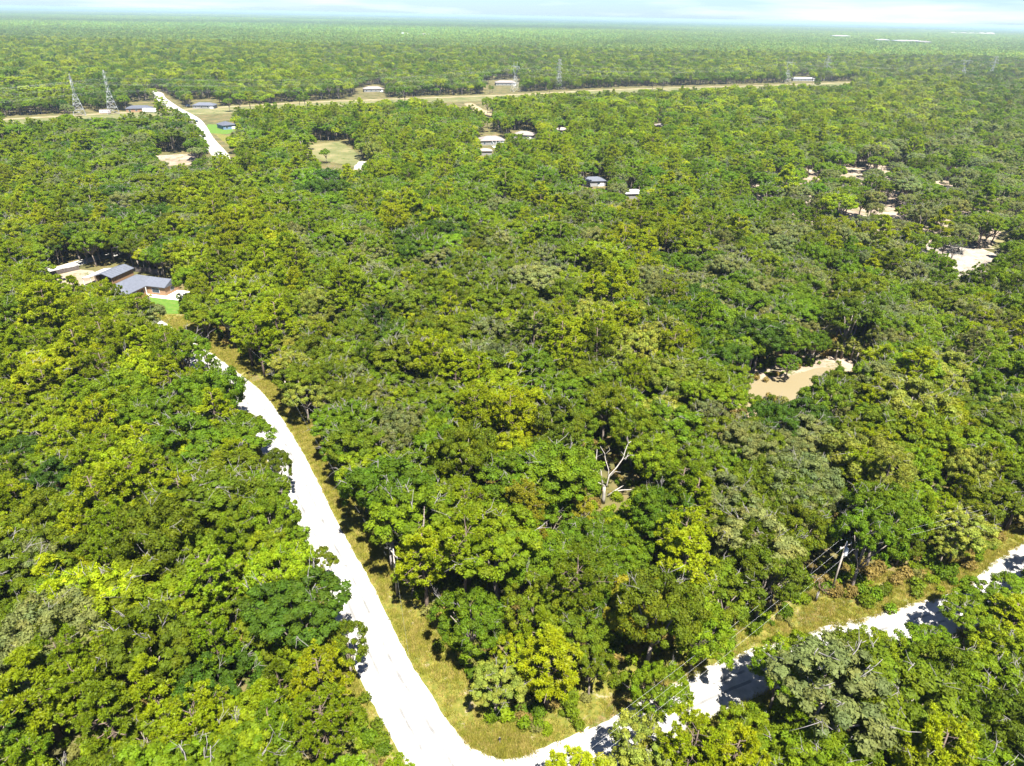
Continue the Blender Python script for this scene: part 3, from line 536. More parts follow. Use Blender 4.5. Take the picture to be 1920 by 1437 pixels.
for i in solo:
    t = trees[i]; tm, cm, R0, H0 = TP[t['kind']][t['proto']]; kd = t['kind']
    e = empty(kd + '_tree', (t['x'], t['y'], 0), t['rz']); tag(e, lab[i], kd + ' tree', 'trees of the wood')
    sc = (t['R'] / R0, t['R'] / R0, t['h'] / H0)
    for nm, me in (('trunk', tm), ('crown', cm)):
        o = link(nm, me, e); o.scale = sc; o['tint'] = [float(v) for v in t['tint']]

def proto_col(name, meshes):
    c = bpy.data.collections.new(name); n = []
    for i, me in enumerate(meshes):
        o = bpy.data.objects.new('%s_%02d' % (name, i), me); c.objects.link(o)
    return c
def joined(tm, cm):
    """trunk + crown as one mesh for the woodland instances"""
    import bmesh
    bm = bmesh.new(); bm.from_mesh(cm); lay = bm.verts.layers.float_color.get('cv'); n0 = len(bm.faces)
    bm.from_mesh(tm); bm.faces.ensure_lookup_table()
    for f in bm.faces[n0:]: f.material_index += 1
    me = bpy.data.meshes.new('tree'); bm.to_mesh(me); bm.free(); me.materials.append(cm.materials[0])
    for mt in tm.materials: me.materials.append(mt)
    return me
def scatter(name, col, pts, rot, scl, idx, tint, label=None, cat=None):
    me = bpy.data.meshes.new(name); n = len(pts); me.vertices.add(n); me.vertices.foreach_set('co', np.asarray(pts, np.float32).ravel())
    for an, ty, dat, fld in (('rot', 'FLOAT_VECTOR', rot, 'vector'), ('scl', 'FLOAT_VECTOR', scl, 'vector'), ('idx', 'INT', idx, 'value'), ('tint', 'FLOAT_COLOR', tint, 'color')):
        a = me.attributes.new(an, ty, 'POINT'); a.data.foreach_set(fld, np.asarray(dat, np.int32 if ty == 'INT' else np.float32).ravel())
    o = link(name, me); g = bpy.data.node_groups.new(name, 'GeometryNodeTree')
    g.interface.new_socket('Geometry', in_out='INPUT', socket_type='NodeSocketGeometry'); g.interface.new_socket('Geometry', in_out='OUTPUT', socket_type='NodeSocketGeometry')
    N = g.nodes.new; gi = N('NodeGroupInput'); go = N('NodeGroupOutput'); ip = N('GeometryNodeInstanceOnPoints'); ci = N('GeometryNodeCollectionInfo')
    ci.inputs['Collection'].default_value = col; ci.inputs['Separate Children'].default_value = True; ci.inputs['Reset Children'].default_value = True
    def attr(nm, ty):
        a = N('GeometryNodeInputNamedAttribute'); a.data_type = ty; a.inputs['Name'].default_value = nm; return a.outputs['Attribute']
    g.links.new(gi.outputs[0], ip.inputs['Points']); g.links.new(ci.outputs[0], ip.inputs['Instance']); ip.inputs['Pick Instance'].default_value = True
    g.links.new(attr('idx', 'INT'), ip.inputs['Instance Index'])
    er = N('FunctionNodeEulerToRotation'); g.links.new(attr('rot', 'FLOAT_VECTOR'), er.inputs[0]); g.links.new(er.outputs[0], ip.inputs['Rotation'])
    g.links.new(attr('scl', 'FLOAT_VECTOR'), ip.inputs['Scale']); g.links.new(ip.outputs[0], go.inputs[0])
    md = o.modifiers.new('scatter', 'NODES'); md.node_group = g
    return tag(o, label, cat, None, 'stuff')
for kd in ('oak', 'pine'):
    R_ = [i for i in range(len(trees)) if i not in soloset and trees[i]['kind'] == kd]; T = [trees[i] for i in R_]; pr = TP[kd]
    c = proto_col(kd + '_model', [joined(a[0], a[1]) for a in pr])
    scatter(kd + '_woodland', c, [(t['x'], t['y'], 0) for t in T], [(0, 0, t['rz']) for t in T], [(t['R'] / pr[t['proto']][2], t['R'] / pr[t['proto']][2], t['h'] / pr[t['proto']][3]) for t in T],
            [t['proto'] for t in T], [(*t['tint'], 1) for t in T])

# ------------------------------------------------------------------ distant forest: tiles of small trees out to the horizon
M_FAR = leaf_mat('far_leaf', trans=.2)
def tile(seed, W=112., n=260, per=34):
    r = np.random.default_rng(seed); n = int(n * r.uniform(.62, 1.1)); hc = r.uniform(-40, 40, (3, 2)); hr = r.uniform(0, 17, 3); Vs, Fs, Cs = [], [], []; base = 0
    for i in range(n):
        x, y = r.uniform(-W / 2, W / 2, 2)
        if (np.hypot(hc[:, 0] - x, hc[:, 1] - y) < hr).any(): continue
        H = r.normal(11, 2.2); R = r.uniform(2.8, 5); k = per
        d = unit(r.normal(0, 1, (k, 3))); d[:, 2] = np.abs(d[:, 2]) * 1.1 - .25; d = unit(d)
        p = np.array([x, y, H - R * .8]) + d * R * np.array([1, 1, .9]) * r.uniform(.7, 1.05, (k, 1))
        b = r.uniform(.7, 1.3); hu = r.normal(0, .12); col = np.tile([b * (1 + hu), b, b * (1 - hu) * r.uniform(.8, 1.8), 1], (k, 1)) * r.uniform(.8, 1.2, (k, 1))
        V, Fc, cv = leaf_cloud(p, d, R * .36, .8, .35, r, col); Vs.append(V); Fs.append(Fc + base); Cs.append(cv); base += len(V)
    return mesh_np('forest_tile', np.concatenate(Vs), np.concatenate(Fs), [M_FAR], cv=np.concatenate(Cs))
tc_ = proto_col('forest_tile', [tile(i) for i in range(1, 11)])
pts = []; yy = 1750.; W_ = 105.
while yy < 15000:
    hw = yy * .86 + 200; xs = np.arange(-hw, hw, W_); pts.append(np.stack([xs, np.full(len(xs), yy + W_ / 2)], 1)); yy += W_
P = np.concatenate(pts); n = len(P)
def fbm(x, y, s, seed):
    r = np.random.default_rng(seed); v = np.zeros_like(x)
    for o_ in range(4):
        a = r.uniform(0, 6.28, 6); ph = r.uniform(0, 6.28, 6); f = 2 ** o_ / s
        for q in range(6): v += np.sin((x * np.cos(a[q]) * .45 + y * np.sin(a[q]) * .45) * f * 6.28 + ph[q]) / (2 ** o_) / 3
    return v
big = np.zeros(n); P2 = []; yy = P[:, 1].max() + 60 + 150
while yy < 29500:
    hw = yy * .86; xs = np.arange(-hw, hw, 320.); P2.append(np.stack([xs, np.full(len(xs), yy)], 1)); yy += 320.
P2 = np.concatenate(P2); P = np.concatenate([P, P2]); big = np.concatenate([big, np.ones(len(P2))]); n = len(P)
f1 = fbm(P[:, 0], P[:, 1], 4200, 1); f2 = fbm(P[:, 0], P[:, 1], 1500, 2)
wv = 1 / (1 + np.exp(-2.2 * f1)); br = np.clip(1.08 + .26 * f2, .55, 1.7) * rng.uniform(.86, 1.14, n)
ca, cb = np.array([.125, .172, .016]), np.array([.062, .122, .034])
tint = (ca[None] * wv[:, None] + cb[None] * (1 - wv[:, None])) * br[:, None]
nr = np.exp(-np.clip(P[:, 1] - 1700, 0, None) / 2600)[:, None] * .75; tint = tint * (1 - nr) + nr * np.array([.12, .17, .006]) * br[:, None]
scatter('distant_forest', tc_, np.column_stack([P, np.zeros(n)]), np.column_stack([np.zeros(n), np.zeros(n), rng.integers(0, 4, n) * math.pi / 2]),
        np.column_stack([1 + 2 * big, 1 + 2 * big, np.clip(1 + .16 * f2, .7, 1.6) * (1 + .5 * big)]), rng.integers(0, 10, n), np.column_stack([tint, np.ones(n)]))

# ------------------------------------------------------------------ haze
hz = MB(); hz.box(-31000, 31000, -500, 31000, -1, 79)
hm, hn, ho = newmat('haze'); pv = hn.nodes.new('ShaderNodeVolumePrincipled'); pv.inputs['Color'].default_value = (.50, .66, .82, 1); pv.inputs['Density'].default_value = 8.5e-5; pv.inputs['Anisotropy'].default_value = .3
hn.links.new(pv.outputs[0], ho.inputs['Volume'])
tag(hz.build('haze', hm), kind='stuff')


# ------------------------------------------------------------------ houses
RC = dict(slate=flat('slate_roof', (.05, .055, .07), .85), blue=flat('blue_grey_roof', (.07, .077, .095), .7), greige=flat('greige_roof', (.15, .13, .12), .9), sand=flat('sand_roof', (.19, .165, .14), .8), white=flat('white_roof', (.27, .27, .28), .5), red=flat('clay_roof', (.3, .11, .045), .8))
WC = dict(tan=flat('tan_wall', (.21, .125, .065), .85), white=flat('white_wall', (.155, .155, .145), .85), blue=flat('blue_wall', (.1, .16, .25), .8), grey=flat('grey_wall', (.2, .2, .2), .8))
M_GLASS = flat('window_glass', (.03, .045, .06), .12, spec=.8); M_TRIM = flat('trim', (.5, .5, .48), .6); M_DARK = flat('dark_opening', (.018, .017, .016), .9); M_CONC = flat('concrete', (.52, .49, .45), .9)
def hip(mb, x0, x1, y0, y1, z, rise, ov=.5, gable=()):
    x0 -= ov; x1 += ov; y0 -= ov; y1 += ov; lx, ly = x1 - x0, y1 - y0; t = .16
    if lx >= ly:
        ym = (y0 + y1) / 2; a = x0 if 'w' in gable else x0 + ly / 2 * .9; b = x1 if 'e' in gable else x1 - ly / 2 * .9; rd = [(a, ym, z + rise), (b, ym, z + rise)]
        f = [(0, 1, 5, 4), (1, 2, 5), (2, 3, 4, 5), (3, 0, 4)]
    else:
        xm = (x0 + x1) / 2; a = y0 if 's' in gable else y0 + lx / 2 * .9; b = y1 if 'n' in gable else y1 - lx / 2 * .9; rd = [(xm, a, z + rise), (xm, b, z + rise)]
        f = [(0, 1, 4), (1, 2, 5, 4), (2, 3, 5), (3, 0, 4, 5)]
    mb.add([(x0, y0, z), (x1, y0, z), (x1, y1, z), (x0, y1, z)] + rd, f + [(3, 2, 1, 0)])
    mb.add([(x0, y0, z - t), (x1, y0, z - t), (x1, y1, z - t), (x0, y1, z - t), (x0, y0, z - .003), (x1, y0, z - .003), (x1, y1, z - .003), (x0, y1, z - .003)], [(3, 2, 1, 0), (0, 1, 5, 4), (1, 2, 6, 5), (2, 3, 7, 6), (3, 0, 4, 7)])
def window(parent, x, y, z, wd, ht, face='s'):
    """face s: in a wall facing -y at y; face e: wall facing +x at x"""
    f = MB(); g = MB(); d = .06
    if face == 's':
        f.box(x - wd / 2 - .08, x + wd / 2 + .08, y - d, y - .002, z - .08, z + ht + .08); g.box(x - wd / 2, x + wd / 2, y - d - .02, y - d - .003, z, z + ht)
    else:
        f.box(x + .002, x + d, y - wd / 2 - .08, y + wd / 2 + .08, z - .08, z + ht + .08); g.box(x + d + .003, x + d + .02, y - wd / 2, y + wd / 2, z, z + ht)
    w_ = f.build('window', M_TRIM, parent); g.build('pane', M_GLASS, w_)
for (hx, hy), (px, py, wd, dp, rc, wc, yaw, wh, lb) in zip(FARH, HOUSES):
    far = hy > 1750; wd, dp, wh = (wd, dp, wh) if far else (wd * .74, dp * .8, wh * .85); nm = 'warehouse' if wd > 34 and wh > 10 else 'house'
    e = empty(nm, (hx, hy, 0), yaw); tag(e, lb, nm, 'buildings in the far wood')
    b_ = MB(); b_.box(-wd / 2, wd / 2, -dp / 2, dp / 2, -.1, wh); b_.build('wall', WC[wc], e)
    r_ = MB(); hip(r_, -wd / 2, wd / 2, -dp / 2, dp / 2, wh + .165, min(wd, dp) * .2 if not far else 2.5); r_.build('roof', RC[rc], e)
    if hy < 1400 and wd > 9:
        for i in range(int(wd // 5)): window(e, -wd / 2 + 2.5 + i * 5, -dp / 2, .9, 1.4, 1.2)
        d_ = MB(); d_.box(wd / 2 - 3.6, wd / 2 - .9, -dp / 2 - .05, -dp / 2 - .003, 0, 2.2); d_.build('door', M_TRIM, e)
# the brick house beside the road
TH = -math.atan2(.225, .974)
e = empty('brick_house', (-102.9, 189.5, 0), TH); tag(e, 'tan brick house with an L shaped blue grey roof and bright lawn', 'house')
b_ = MB(); b_.box(-6.3, 0, 0, 6.2, -.1, 2.7); b_.add([(-.02, 0, 2.7), (-.02, 6.2, 2.7), (-.02, 3.1, 4.2), (-.2, 0, 2.7), (-.2, 6.2, 2.7), (-.2, 3.1, 4.2)], [(0, 1, 2), (5, 4, 3), (0, 2, 5, 3), (1, 4, 5, 2)])
b_.box(-15, -6.302, -7.8, 6.2, -.1, 2.7); b_.build('wall', WC['tan'], e)
r_ = MB(); hip(r_, -6.6, 0, 0, 6.2, 2.865, 1.55, .45, ('e', 'w')); hip(r_, -15, -6.3, -7.8, 6.2, 2.875, 2.1, .5); r_.build('roof', RC['blue'], e)
for (x, y, z, wd, ht, fc) in ((-3.2, 0, .9, 2.4, 1.3, 's'), (-10.5, -7.8, .9, 1.8, 1.3, 's'), (-13.2, -7.8, .9, 1.2, 1.3, 's'), (0, 3.1, 1, 1.4, 1.1, 'e'), (-6.3, -5, .9, 1.6, 1.3, 'e')): window(e, x, y, z, wd, ht, fc)
d_ = MB(); d_.box(-6.298, -6.22, -2.4, -1.4, 0, 2.1); d_.build('door', M_DARK, e)
p_ = MB(); [p_.box(x, x + .2, -.95, -.75, 0, 2.6) for x in (-5.9,)]; p_.build('porch_post', M_TRIM, e)
a_ = MB(); a_.box(-6.2, 1.2, -1.9, -.003, -.05, .10); a_.box(.003, 6.5, -1.9, 5.2, -.05, .096); a_.build('apron', M_CONC, e)
e = empty('shed', (-121.4, 195.3, 0), TH); tag(e, 'large shed with ribbed blue metal roof and tan walls behind the brick house', 'shed')
b_ = MB(); b_.box(-5.8, 0, 1.4, 9, -.1, 3.3); b_.box(-.15, 0, 0, 1.398, -.1, 3.3); b_.box(-5.8, -5.65, 0, 1.398, -.1, 3.3); b_.build('wall', WC['tan'], e)
k_ = MB(); k_.box(-5.6, -.2, 1.33, 1.398, 0, 3.25); k_.build('door', M_DARK, e)  # dark sheet painted for the shade inside the open front, not a door leaf
r_ = MB(); r_.add([(-6.2, -.4, 3.3), (-2.9, -.4, 4.3), (.4, -.4, 3.3), (-6.2, 9.4, 3.3), (-2.9, 9.4, 4.3), (.4, 9.4, 3.3), (-6.2, -.4, 3.42), (-2.9, -.4, 4.42), (.4, -.4, 3.42), (-6.2, 9.4, 3.42), (-2.9, 9.4, 4.42), (.4, 9.4, 3.42)],
  [(6, 7, 10, 9), (7, 8, 11, 10), (0, 3, 4, 1), (1, 4, 5, 2), (0, 1, 7, 6), (1, 2, 8, 7), (3, 9, 10, 4), (4, 10, 11, 5), (0, 6, 9, 3), (2, 5, 11, 8)]); rf_ = r_.build('roof', RC['blue'], e)
for i in range(9):
    q = MB(); yy_ = -.3 + i * 1.17; q.add([(-2.9, yy_, 4.425), (.4, yy_, 3.425), (.4, yy_ + .09, 3.425), (-2.9, yy_ + .09, 4.425), (-2.9, yy_, 4.48), (.4, yy_, 3.48), (.4, yy_ + .09, 3.48), (-2.9, yy_ + .09, 4.48)], [(4, 5, 6, 7), (0, 1, 5, 4), (2, 3, 7, 6), (1, 2, 6, 5)]); q.build('roof_rib', RC['blue'], rf_)
e = empty('carport', (-127.6, 196.2, 0), TH); tag(e, 'white roofed open carport against the side of the blue shed', 'carport')
r_ = MB(); r_.add([(-3.6, -.6, 2.6), (-.5, -.6, 3.1), (-.5, 8.6, 3.1), (-3.6, 8.6, 2.6), (-3.6, -.6, 2.7), (-.5, -.6, 3.2), (-.5, 8.6, 3.2), (-3.6, 8.6, 2.7)], [(3, 2, 1, 0), (4, 5, 6, 7), (0, 1, 5, 4), (1, 2, 6, 5), (2, 3, 7, 6), (3, 0, 4, 7)]); r_.build('roof', RC['white'], e)
for x in (-3.5, -.7):
    for y in (-.4, 4, 8.3): q = MB(); q.box(x, x + .12, y, y + .12, 0, 2.62 if x < -3 else 3.05); q.build('post', M_TRIM, e)
sh('lawn', [(255, 558), (300, 556), (352, 548), (352, 590), (300, 588), (270, 575)], M_LAWN, .026, step=2, jit=.3)
sh('gravel_yard', [(92, 520), (150, 505), (175, 508), (185, 520), (175, 545), (112, 545)], M_SAND, .026, step=2, jit=.3)
def fence(pts, label, h=1.8):
    e = empty('fence', (*pts[0], 0)); tag(e, label, 'fence'); o0 = Vector((*pts[0], 0))
    for a, b in zip(pts[:-1], pts[1:]):
        a, b = Vector((*a, 0)) - o0, Vector((*b, 0)) - o0; L = (b - a).length; k = max(1, int(L / 2.4))
        for i in range(k):
            p, q = a.lerp(b, i / k), a.lerp(b, (i + 1) / k); d = (q - p).normalized(); n_ = Vector((-d.y, d.x, 0)) * .03
            m_ = MB(); s_, t_ = p + d * .08, q - d * .08
            m_.add([s_ - n_ + Vector((0, 0, .1)), t_ - n_ + Vector((0, 0, .1)), t_ + n_ + Vector((0, 0, .1)), s_ + n_ + Vector((0, 0, .1)), s_ - n_ + Vector((0, 0, h)), t_ - n_ + Vector((0, 0, h)), t_ + n_ + Vector((0, 0, h)), s_ + n_ + Vector((0, 0, h))], [(3, 2, 1, 0), (4, 5, 6, 7), (0, 1, 5, 4), (1, 2, 6, 5), (2, 3, 7, 6), (3, 0, 4, 7)])
            m_.build('panel', M_FENCE, e); o_ = MB(); o_.box(p.x - .06, p.x + .06, p.y - .06, p.y + .06, 0, h + .1); o_.build('post', M_FENCE, e)
M_FENCE = noise_mat('weathered_fence', [(.05, .042, .036), (.1, .085, .075)], 2)
fence([G(244, 509), G(275, 512), G(306, 518)], 'dark board fence running behind the brick house')
fence([G(91, 519), G(120, 512), G(150, 506)], 'dark board fence between the gravel yard and the white road', 1.4)
# teal pool screen on the far house
hx, hy = FARH[3]; e = empty('pool_screen', (hx + 6, hy - 11, 0), .25); tag(e, 'teal tinted pool enclosure in front of the grey brown roofed house', 'pool screen')
q = MB()
for x in (-5, -2.5, 0, 2.5, 5): q.tube([(x, -3, 0), (x, -3, 2.6), (x, 0, 3.6), (x, 3, 2.6), (x, 3, 0)], .07, 4)
q.build('frame', M_TRIM, e); q = MB(); q.box(-4.6, 4.6, -2.6, 2.6, 0, .12); q.build('deck', M_CONC, e); q = MB(); q.box(-3.6, 3.6, -1.8, 1.8, .124, .16); q.build('pool', flat('pool_water', (.05, .3, .36), .1), e)

# ------------------------------------------------------------------ transmission towers
M_STEEL = flat('galvanised_steel', (.24, .25, .25), .55)
def tower(x, y, yaw, H, kind, label):
    e = empty('transmission_tower', (x, y, 0), yaw); tag(e, label, 'pylon', 'pylons along the sandy track')
    B = 4.4; zw = H * .52; ww = 1.15; t = .085
    def at(z): return B + (ww - B) * min(1, z / zw)
    for sx in (-1, 1):
        for sy in (-1, 1):
            q = MB(); q.tube([(sx * B, sy * B, 0), (sx * ww, sy * ww, zw)], t, 4); q.build('leg', M_STEEL, e)
    q = MB(); zs = [0, H * .16, H * .29, H * .4, zw]
    for z0, z1 in zip(zs[:-1], zs[1:]):
        a, b = at(z0), at(z1)
        for (p0, p1) in (((-1, -1), (1, -1)), ((1, -1), (1, 1)), ((1, 1), (-1, 1)), ((-1, 1), (-1, -1))):
            q.tube([(p0[0] * a, p0[1] * a, z0), (p1[0] * b, p1[1] * b, z1)], .045, 4); q.tube([(p1[0] * a, p1[1] * a, z0), (p0[0] * b, p0[1] * b, z1)], .1, 4); q.tube([(p0[0] * b, p0[1] * b, z1), (p1[0] * b, p1[1] * b, z1)], .1, 4)
    q.build('bracing', M_STEEL, e)
    if kind == 'tall':
        q = MB()
        for sx in (-1, 1):
            for sy in (-1, 1): q.tube([(sx * ww, sy * ww, zw), (sx * .75, sy * .75, H * .97)], .085, 4)
        n = 8
        for i in range(n):
            z0 = zw + (H * .97 - zw) * i / n; z1 = zw + (H * .97 - zw) * (i + 1) / n; a = ww - (ww - .75) * i / n
            for (p0, p1) in (((-1, -1), (1, -1)), ((1, -1), (1, 1)), ((1, 1), (-1, 1)), ((-1, 1), (-1, -1))): q.tube([(p0[0] * a, p0[1] * a, z0), (p1[0] * a, p1[1] * a, z1)], .055, 4)
        q.build('mast', M_STEEL, e); arms = [(.60, 5.2), (.74, 5.8), (.88, 4.6), (1.0, 2.8)]
    else:
        q = MB(); K = .74 * H
        for s_ in (-1, 1):
            for o_ in (-.6, .6):
                q.tube([(s_ * ww * .9, o_, zw), (s_ * 4.6, o_, K), (s_ * 3.2, o_, H * .86)], .085, 4)
                q.tube([(s_ * ww * .2, o_, zw), (s_ * 3.4, o_, K), (s_ * 4.0, o_, H * .86), (s_ * 4.0, 0, H)], .075, 4)
            for i in range(4): f_ = i / 4; q.tube([(s_ * (ww * .9 + (4.6 - ww * .9) * f_), -.6, zw + (K - zw) * f_), (s_ * (ww * .2 + (3.4 - ww * .2) * (f_ + .25)), .6, zw + (K - zw) * (f_ + .25))], .08, 4)
        q.build('mast', M_STEEL, e); arms = [(.86, 8.6)]
    for f_, L in arms:
        q = MB(); z = f_ * H
        for s_ in (-1, 1):
            q.tube([(0, -.5, z - .6), (s_ * L, 0, z), (0, .5, z - .6)], .1, 4); q.tube([(0, 0, z + .5), (s_ * L, 0, z)], .1, 4)
            for i in (1, 2, 3): xx = s_ * L * i / 4; q.tube([(xx, 0, z + .5 * (1 - i / 4)), (xx, 0, z - .6 * (1 - i / 4))], .07, 4)
        a_ = q.build('crossarm', M_STEEL, e)
        for s_ in (-1, 1):
            for xx in ((L,) if kind == 'tall' else (L, L * .1)):
                i_ = MB(); i_.tube([(s_ * xx, 0, z), (s_ * xx, 0, z - 1.8)], .14, 5); i_.build('insulator', M_TRIM, a_)
    return [(s_ * L, f_ * H - 1.8) for f_, L in arms for s_ in (-1, 1)]
TW = [(150, 217, 'delta', 'leftmost steel lattice pylon standing beside the sandy track'), (213, 214, 'tall', 'tall lattice pylon left of the far grey roofed house'),
      (966, 172, 'delta', 'wide armed lattice pylon near the middle of the track'), (1047, 168, 'tall', 'tall four armed lattice pylon just right of the wide armed middle one'),
      (1474, 156, 'delta', 'faint wide armed pylon left of the long white building'), (1545, 151, 'tall', 'tall lattice pylon right of the long white building'),
      (1803, 148, 'delta', 'faint wide armed pylon near the far right end of the track'), (1855, 149, 'tall', 'rightmost tall lattice pylon')]
yawT = math.atan2(355, 355 * 1.35) + math.radians(90) - math.radians(8); TP_ = []
for px, py, kd, lb in TW:
    x, y = G(px, py); hs = tower(x, y, yawT, 30 if kd == 'delta' else 32, kd, lb); TP_.append((x, y, hs, kd))
M_WIRE = flat('conductor', (.2, .2, .2), .5)
def wire(a, b, sag, rad, name, label=None, cat=None, group=None, n=14, mat=None):
    a, b = Vector(a), Vector(b); q = MB(); q.tube([a.lerp(b, i / n) - Vector((0, 0, 4 * sag * (i / n) * (1 - i / n))) for i in range(n + 1)], rad, 4)
    return tag(q.build(name, mat or M_WIRE), label, cat, group)
cyw, syw = math.cos(yawT), math.sin(yawT); dirT = Vector((355 * 1.35, 355, 0)).normalized()
def tp(T, h): return (T[0] + cyw * h[0], T[1] + syw * h[0], h[1])
for kd in ('delta', 'tall'):
    L_ = [T for T in TP_ if T[3] == kd]; pre = (L_[0][0] - dirT.x * 300, L_[0][1] - dirT.y * 300, L_[0][2], kd); L_ = [pre] + L_
    for (A_, B_), spn in zip(zip(L_[:-1], L_[1:]), ('left of the leftmost pylons', 'from the left pylons to the middle ones', 'from the middle pylons to the white building', 'running to the rightmost pylons')):
        for hi, h in enumerate(L_[0][2] if kd == 'delta' else L_[0][2][:6]):
            wire(tp(A_, h), tp(B_, h), 7, .022, 'power_line', f"{'farther' if hi % 2 else 'nearer'} {('lowest', 'middle', 'upper')[hi // 2]} {'wide armed' if kd == 'delta' else 'tall'} pylon wire {spn}", 'power line', f'{kd} line conductors, {spn}')

# ------------------------------------------------------------------ roadside poles and wires
M_POLE = noise_mat('weathered_pole', [(.2, .17, .14), (.33, .29, .25)], 3)
def pole(x, y, h, label, arm=True, can=True, yaw=0.0):
    e = empty('utility_pole', (x, y, 0), yaw); tag(e, label, 'utility pole', 'wooden poles along the roads')
    q = MB(); q.tube([(0, 0, -.3), (0, 0, h)], [.17, .11], 8); q.build('pole', M_POLE, e, True)
    if arm:
        q = MB(); q.box(-1.2, 1.2, -.06, .06, h - .75, h - .6); a_ = q.build('crossarm', M_POLE, e)
        for xx in (-1.1, 0, 1.1): i_ = MB(); i_.tube([(xx, 0, h - .6 if xx else h), (xx, 0, h - .35 if xx else h + .25)], .07, 6); i_.build('insulator', M_TRIM, a_)
    if can:
        q = MB(); q.tube([(.35, -.1, h - 2.3), (.35, -.1, h - 1.15)], .28, 10); c_ = q.build('transformer', flat('transformer_grey', (.5, .52, .54), .4), e)
        q = MB(); q.tube([(.3, -.1, h - 1.15), (.3, -.1, h - .9)], .06, 5); q.build('bushing', M_TRIM, c_)
    return e
pT = G(1557, 1113); pA = (-16.2, 73.2); pB = (-47.5, 125.6); pC = (-5.5, 33.0); pD = (pT[0] + 62, pT[1] + 24); pE = (-88, 176)
pole(*pT, 9.8, 'wooden pole with a grey transformer beside the right hand white road', yaw=.5)
pole(*pA, 8.6, 'plain weathered pole beside the verge on the long straight of the road', True, False, -.95)
pole(*pB, 9.2, 'thin pale pole against dark trees at the upper bend of the verge', True, False, -.95)
for a, b, ha, hb, nm in ((pB, pA, 9.2, 8.6, 'between the two poles beside the long road'), (pE, pB, 9, 9.2, 'running up the road past the bend'), (pA, pC, 8.6, 9, 'crossing the white road at the lower edge')):
    d = Vector((b[0] - a[0], b[1] - a[1], 0)).normalized(); n_ = Vector((-d.y, d.x, 0))
    for off, w_ in ((-1.1, 'left'), (0, 'middle')) if b != pC else ((0, 'only'),):
        wire((a[0] + n_.x * off, a[1] + n_.y * off, ha - .35 * (off != 0)), (b[0] + n_.x * off, b[1] + n_.y * off, hb - .35 * (off != 0)), .9, .0065, 'overhead_wire', f'{w_} thin overhead wire {nm}', 'wire', 'roadside wires')
M_WIREL = flat('bright_wire', (.4, .4, .4), .4)
for off, w_ in ((-1.1, 'nearer'), (0, 'middle'), (1.1, 'farther')):
    for b, nm in ((pC, 'running down from the transformer pole along the side road'), (pD, 'running right from the transformer pole')):
        d = Vector((b[0] - pT[0], b[1] - pT[1], 0)).normalized(); n_ = Vector((-d.y, d.x, 0))
        wire((pT[0] + n_.x * off, pT[1] + n_.y * off, 9.4), (b[0] + n_.x * off, b[1] + n_.y * off, 9), .8, .0065, 'overhead_wire', f'{w_} overhead wire {nm}', 'wire', 'roadside wires', mat=M_WIREL)
wire((pT[0], pT[1], 8.2), (*G(1625, 1098), .1), 0, .014, 'guy_wire', 'slanting guy wire at the foot of the transformer pole', 'wire', mat=M_WIREL)
x, y = G(937, 1393); e = empty('marker_post', (x, y, 0)); tag(e, 'short dark post standing in the grass of the road corner', 'post')
q = MB(); q.tube([(0, 0, 0), (0, 0, 1.0)], .05, 6); q.build('post', M_POLE, e); q = MB(); q.box(-.14, .14, -.07, -.055, .62, 1.0); q.build('sign_plate', M_DARK, e)

# ------------------------------------------------------------------ dead and bare trees
x0, y0 = G(1133, 925, 2.2); e = empty('dead_tree', (x0, y0, 0)); tag(e, 'large bleached dead tree with bare forking limbs in the middle of the wood', 'dead tree')
r = np.random.default_rng(5); q = MB(); limb(q, (0, 0, 0), (-.1, 0, 3.6), .34, .28, r, .1, 8); q.build('trunk', M_DEAD, e, True)
def W(px, py): return Vector(((px - 1132) / 8.2, (907 - py) / 18., 3.6 + (907 - py) / 10.5))
for pts, rad in (([(1132, 905), (1117, 897), (1103, 887), (1090, 874)], .15), ([(1130, 902), (1124, 888), (1114, 872), (1107, 860), (1102, 848)], .16), ([(1128, 900), (1126, 882), (1119, 866), (1120, 848)], .17), ([(1116, 896), (1116, 880), (1113, 868)], .09),
                 ([(1136, 892), (1137, 880), (1132, 864), (1131, 856), (1124, 842)], .14), ([(1131, 857), (1138, 848), (1136, 844)], .07), ([(1134, 904), (1138, 889), (1148, 877), (1157, 862), (1160, 848), (1164, 838), (1168, 834)], .2), ([(1164, 838), (1163, 827)], .07),
                 ([(1158, 862), (1167, 858), (1180, 859)], .1), ([(1160, 862), (1165, 853)], .08), ([(1139, 889), (1146, 883), (1154, 884)], .1), ([(1159, 856), (1154, 851)], .06)):
    P_ = [W(*p) + Vector((0, float(r.normal(0, .25)), 0)) for p in pts]; q = MB(); q.tube(P_, [rad * .68 * (1 - .6 * i / (len(P_) - 1)) for i in range(len(P_))], 6); q.build('limb', M_DEAD, e, True)
x1, y1 = G(1140, 925, 1.0); e = empty('fallen_limb', (x1, y1, 0)); tag(e, 'forked pale fallen limb lying below the large bleached dead tree', 'fallen branch')
q = MB(); q.tube([(0, 0, .5), (1.4, .4, 1.4), (2.8, .9, 2.1)], [.16, .12, .06], 6); q.build('limb', M_DEAD, e, True); q = MB(); q.tube([(.7, .2, .95), (2.4, .3, 1.5), (4.6, .3, 1.7)], [.14, .11, .05], 6); q.build('limb', M_DEAD, e, True)
M_BROWN = noise_mat('dead_brown_twig', [(.12, .075, .05), (.19, .13, .1)], 2); M_MOSS = noise_mat('grey_moss_twig', [(.1, .1, .085), (.18, .175, .155)], 2)
BARE = [bare(31, 9, 3), bare(32, 8, 3, lean=.3), bare(33, 10, 3)]; BARE_M = [bare(34, 9, 3, 5, M_MOSS, .16, n0=5), bare(35, 8, 3, 5, M_BROWN, .16, n0=5)]
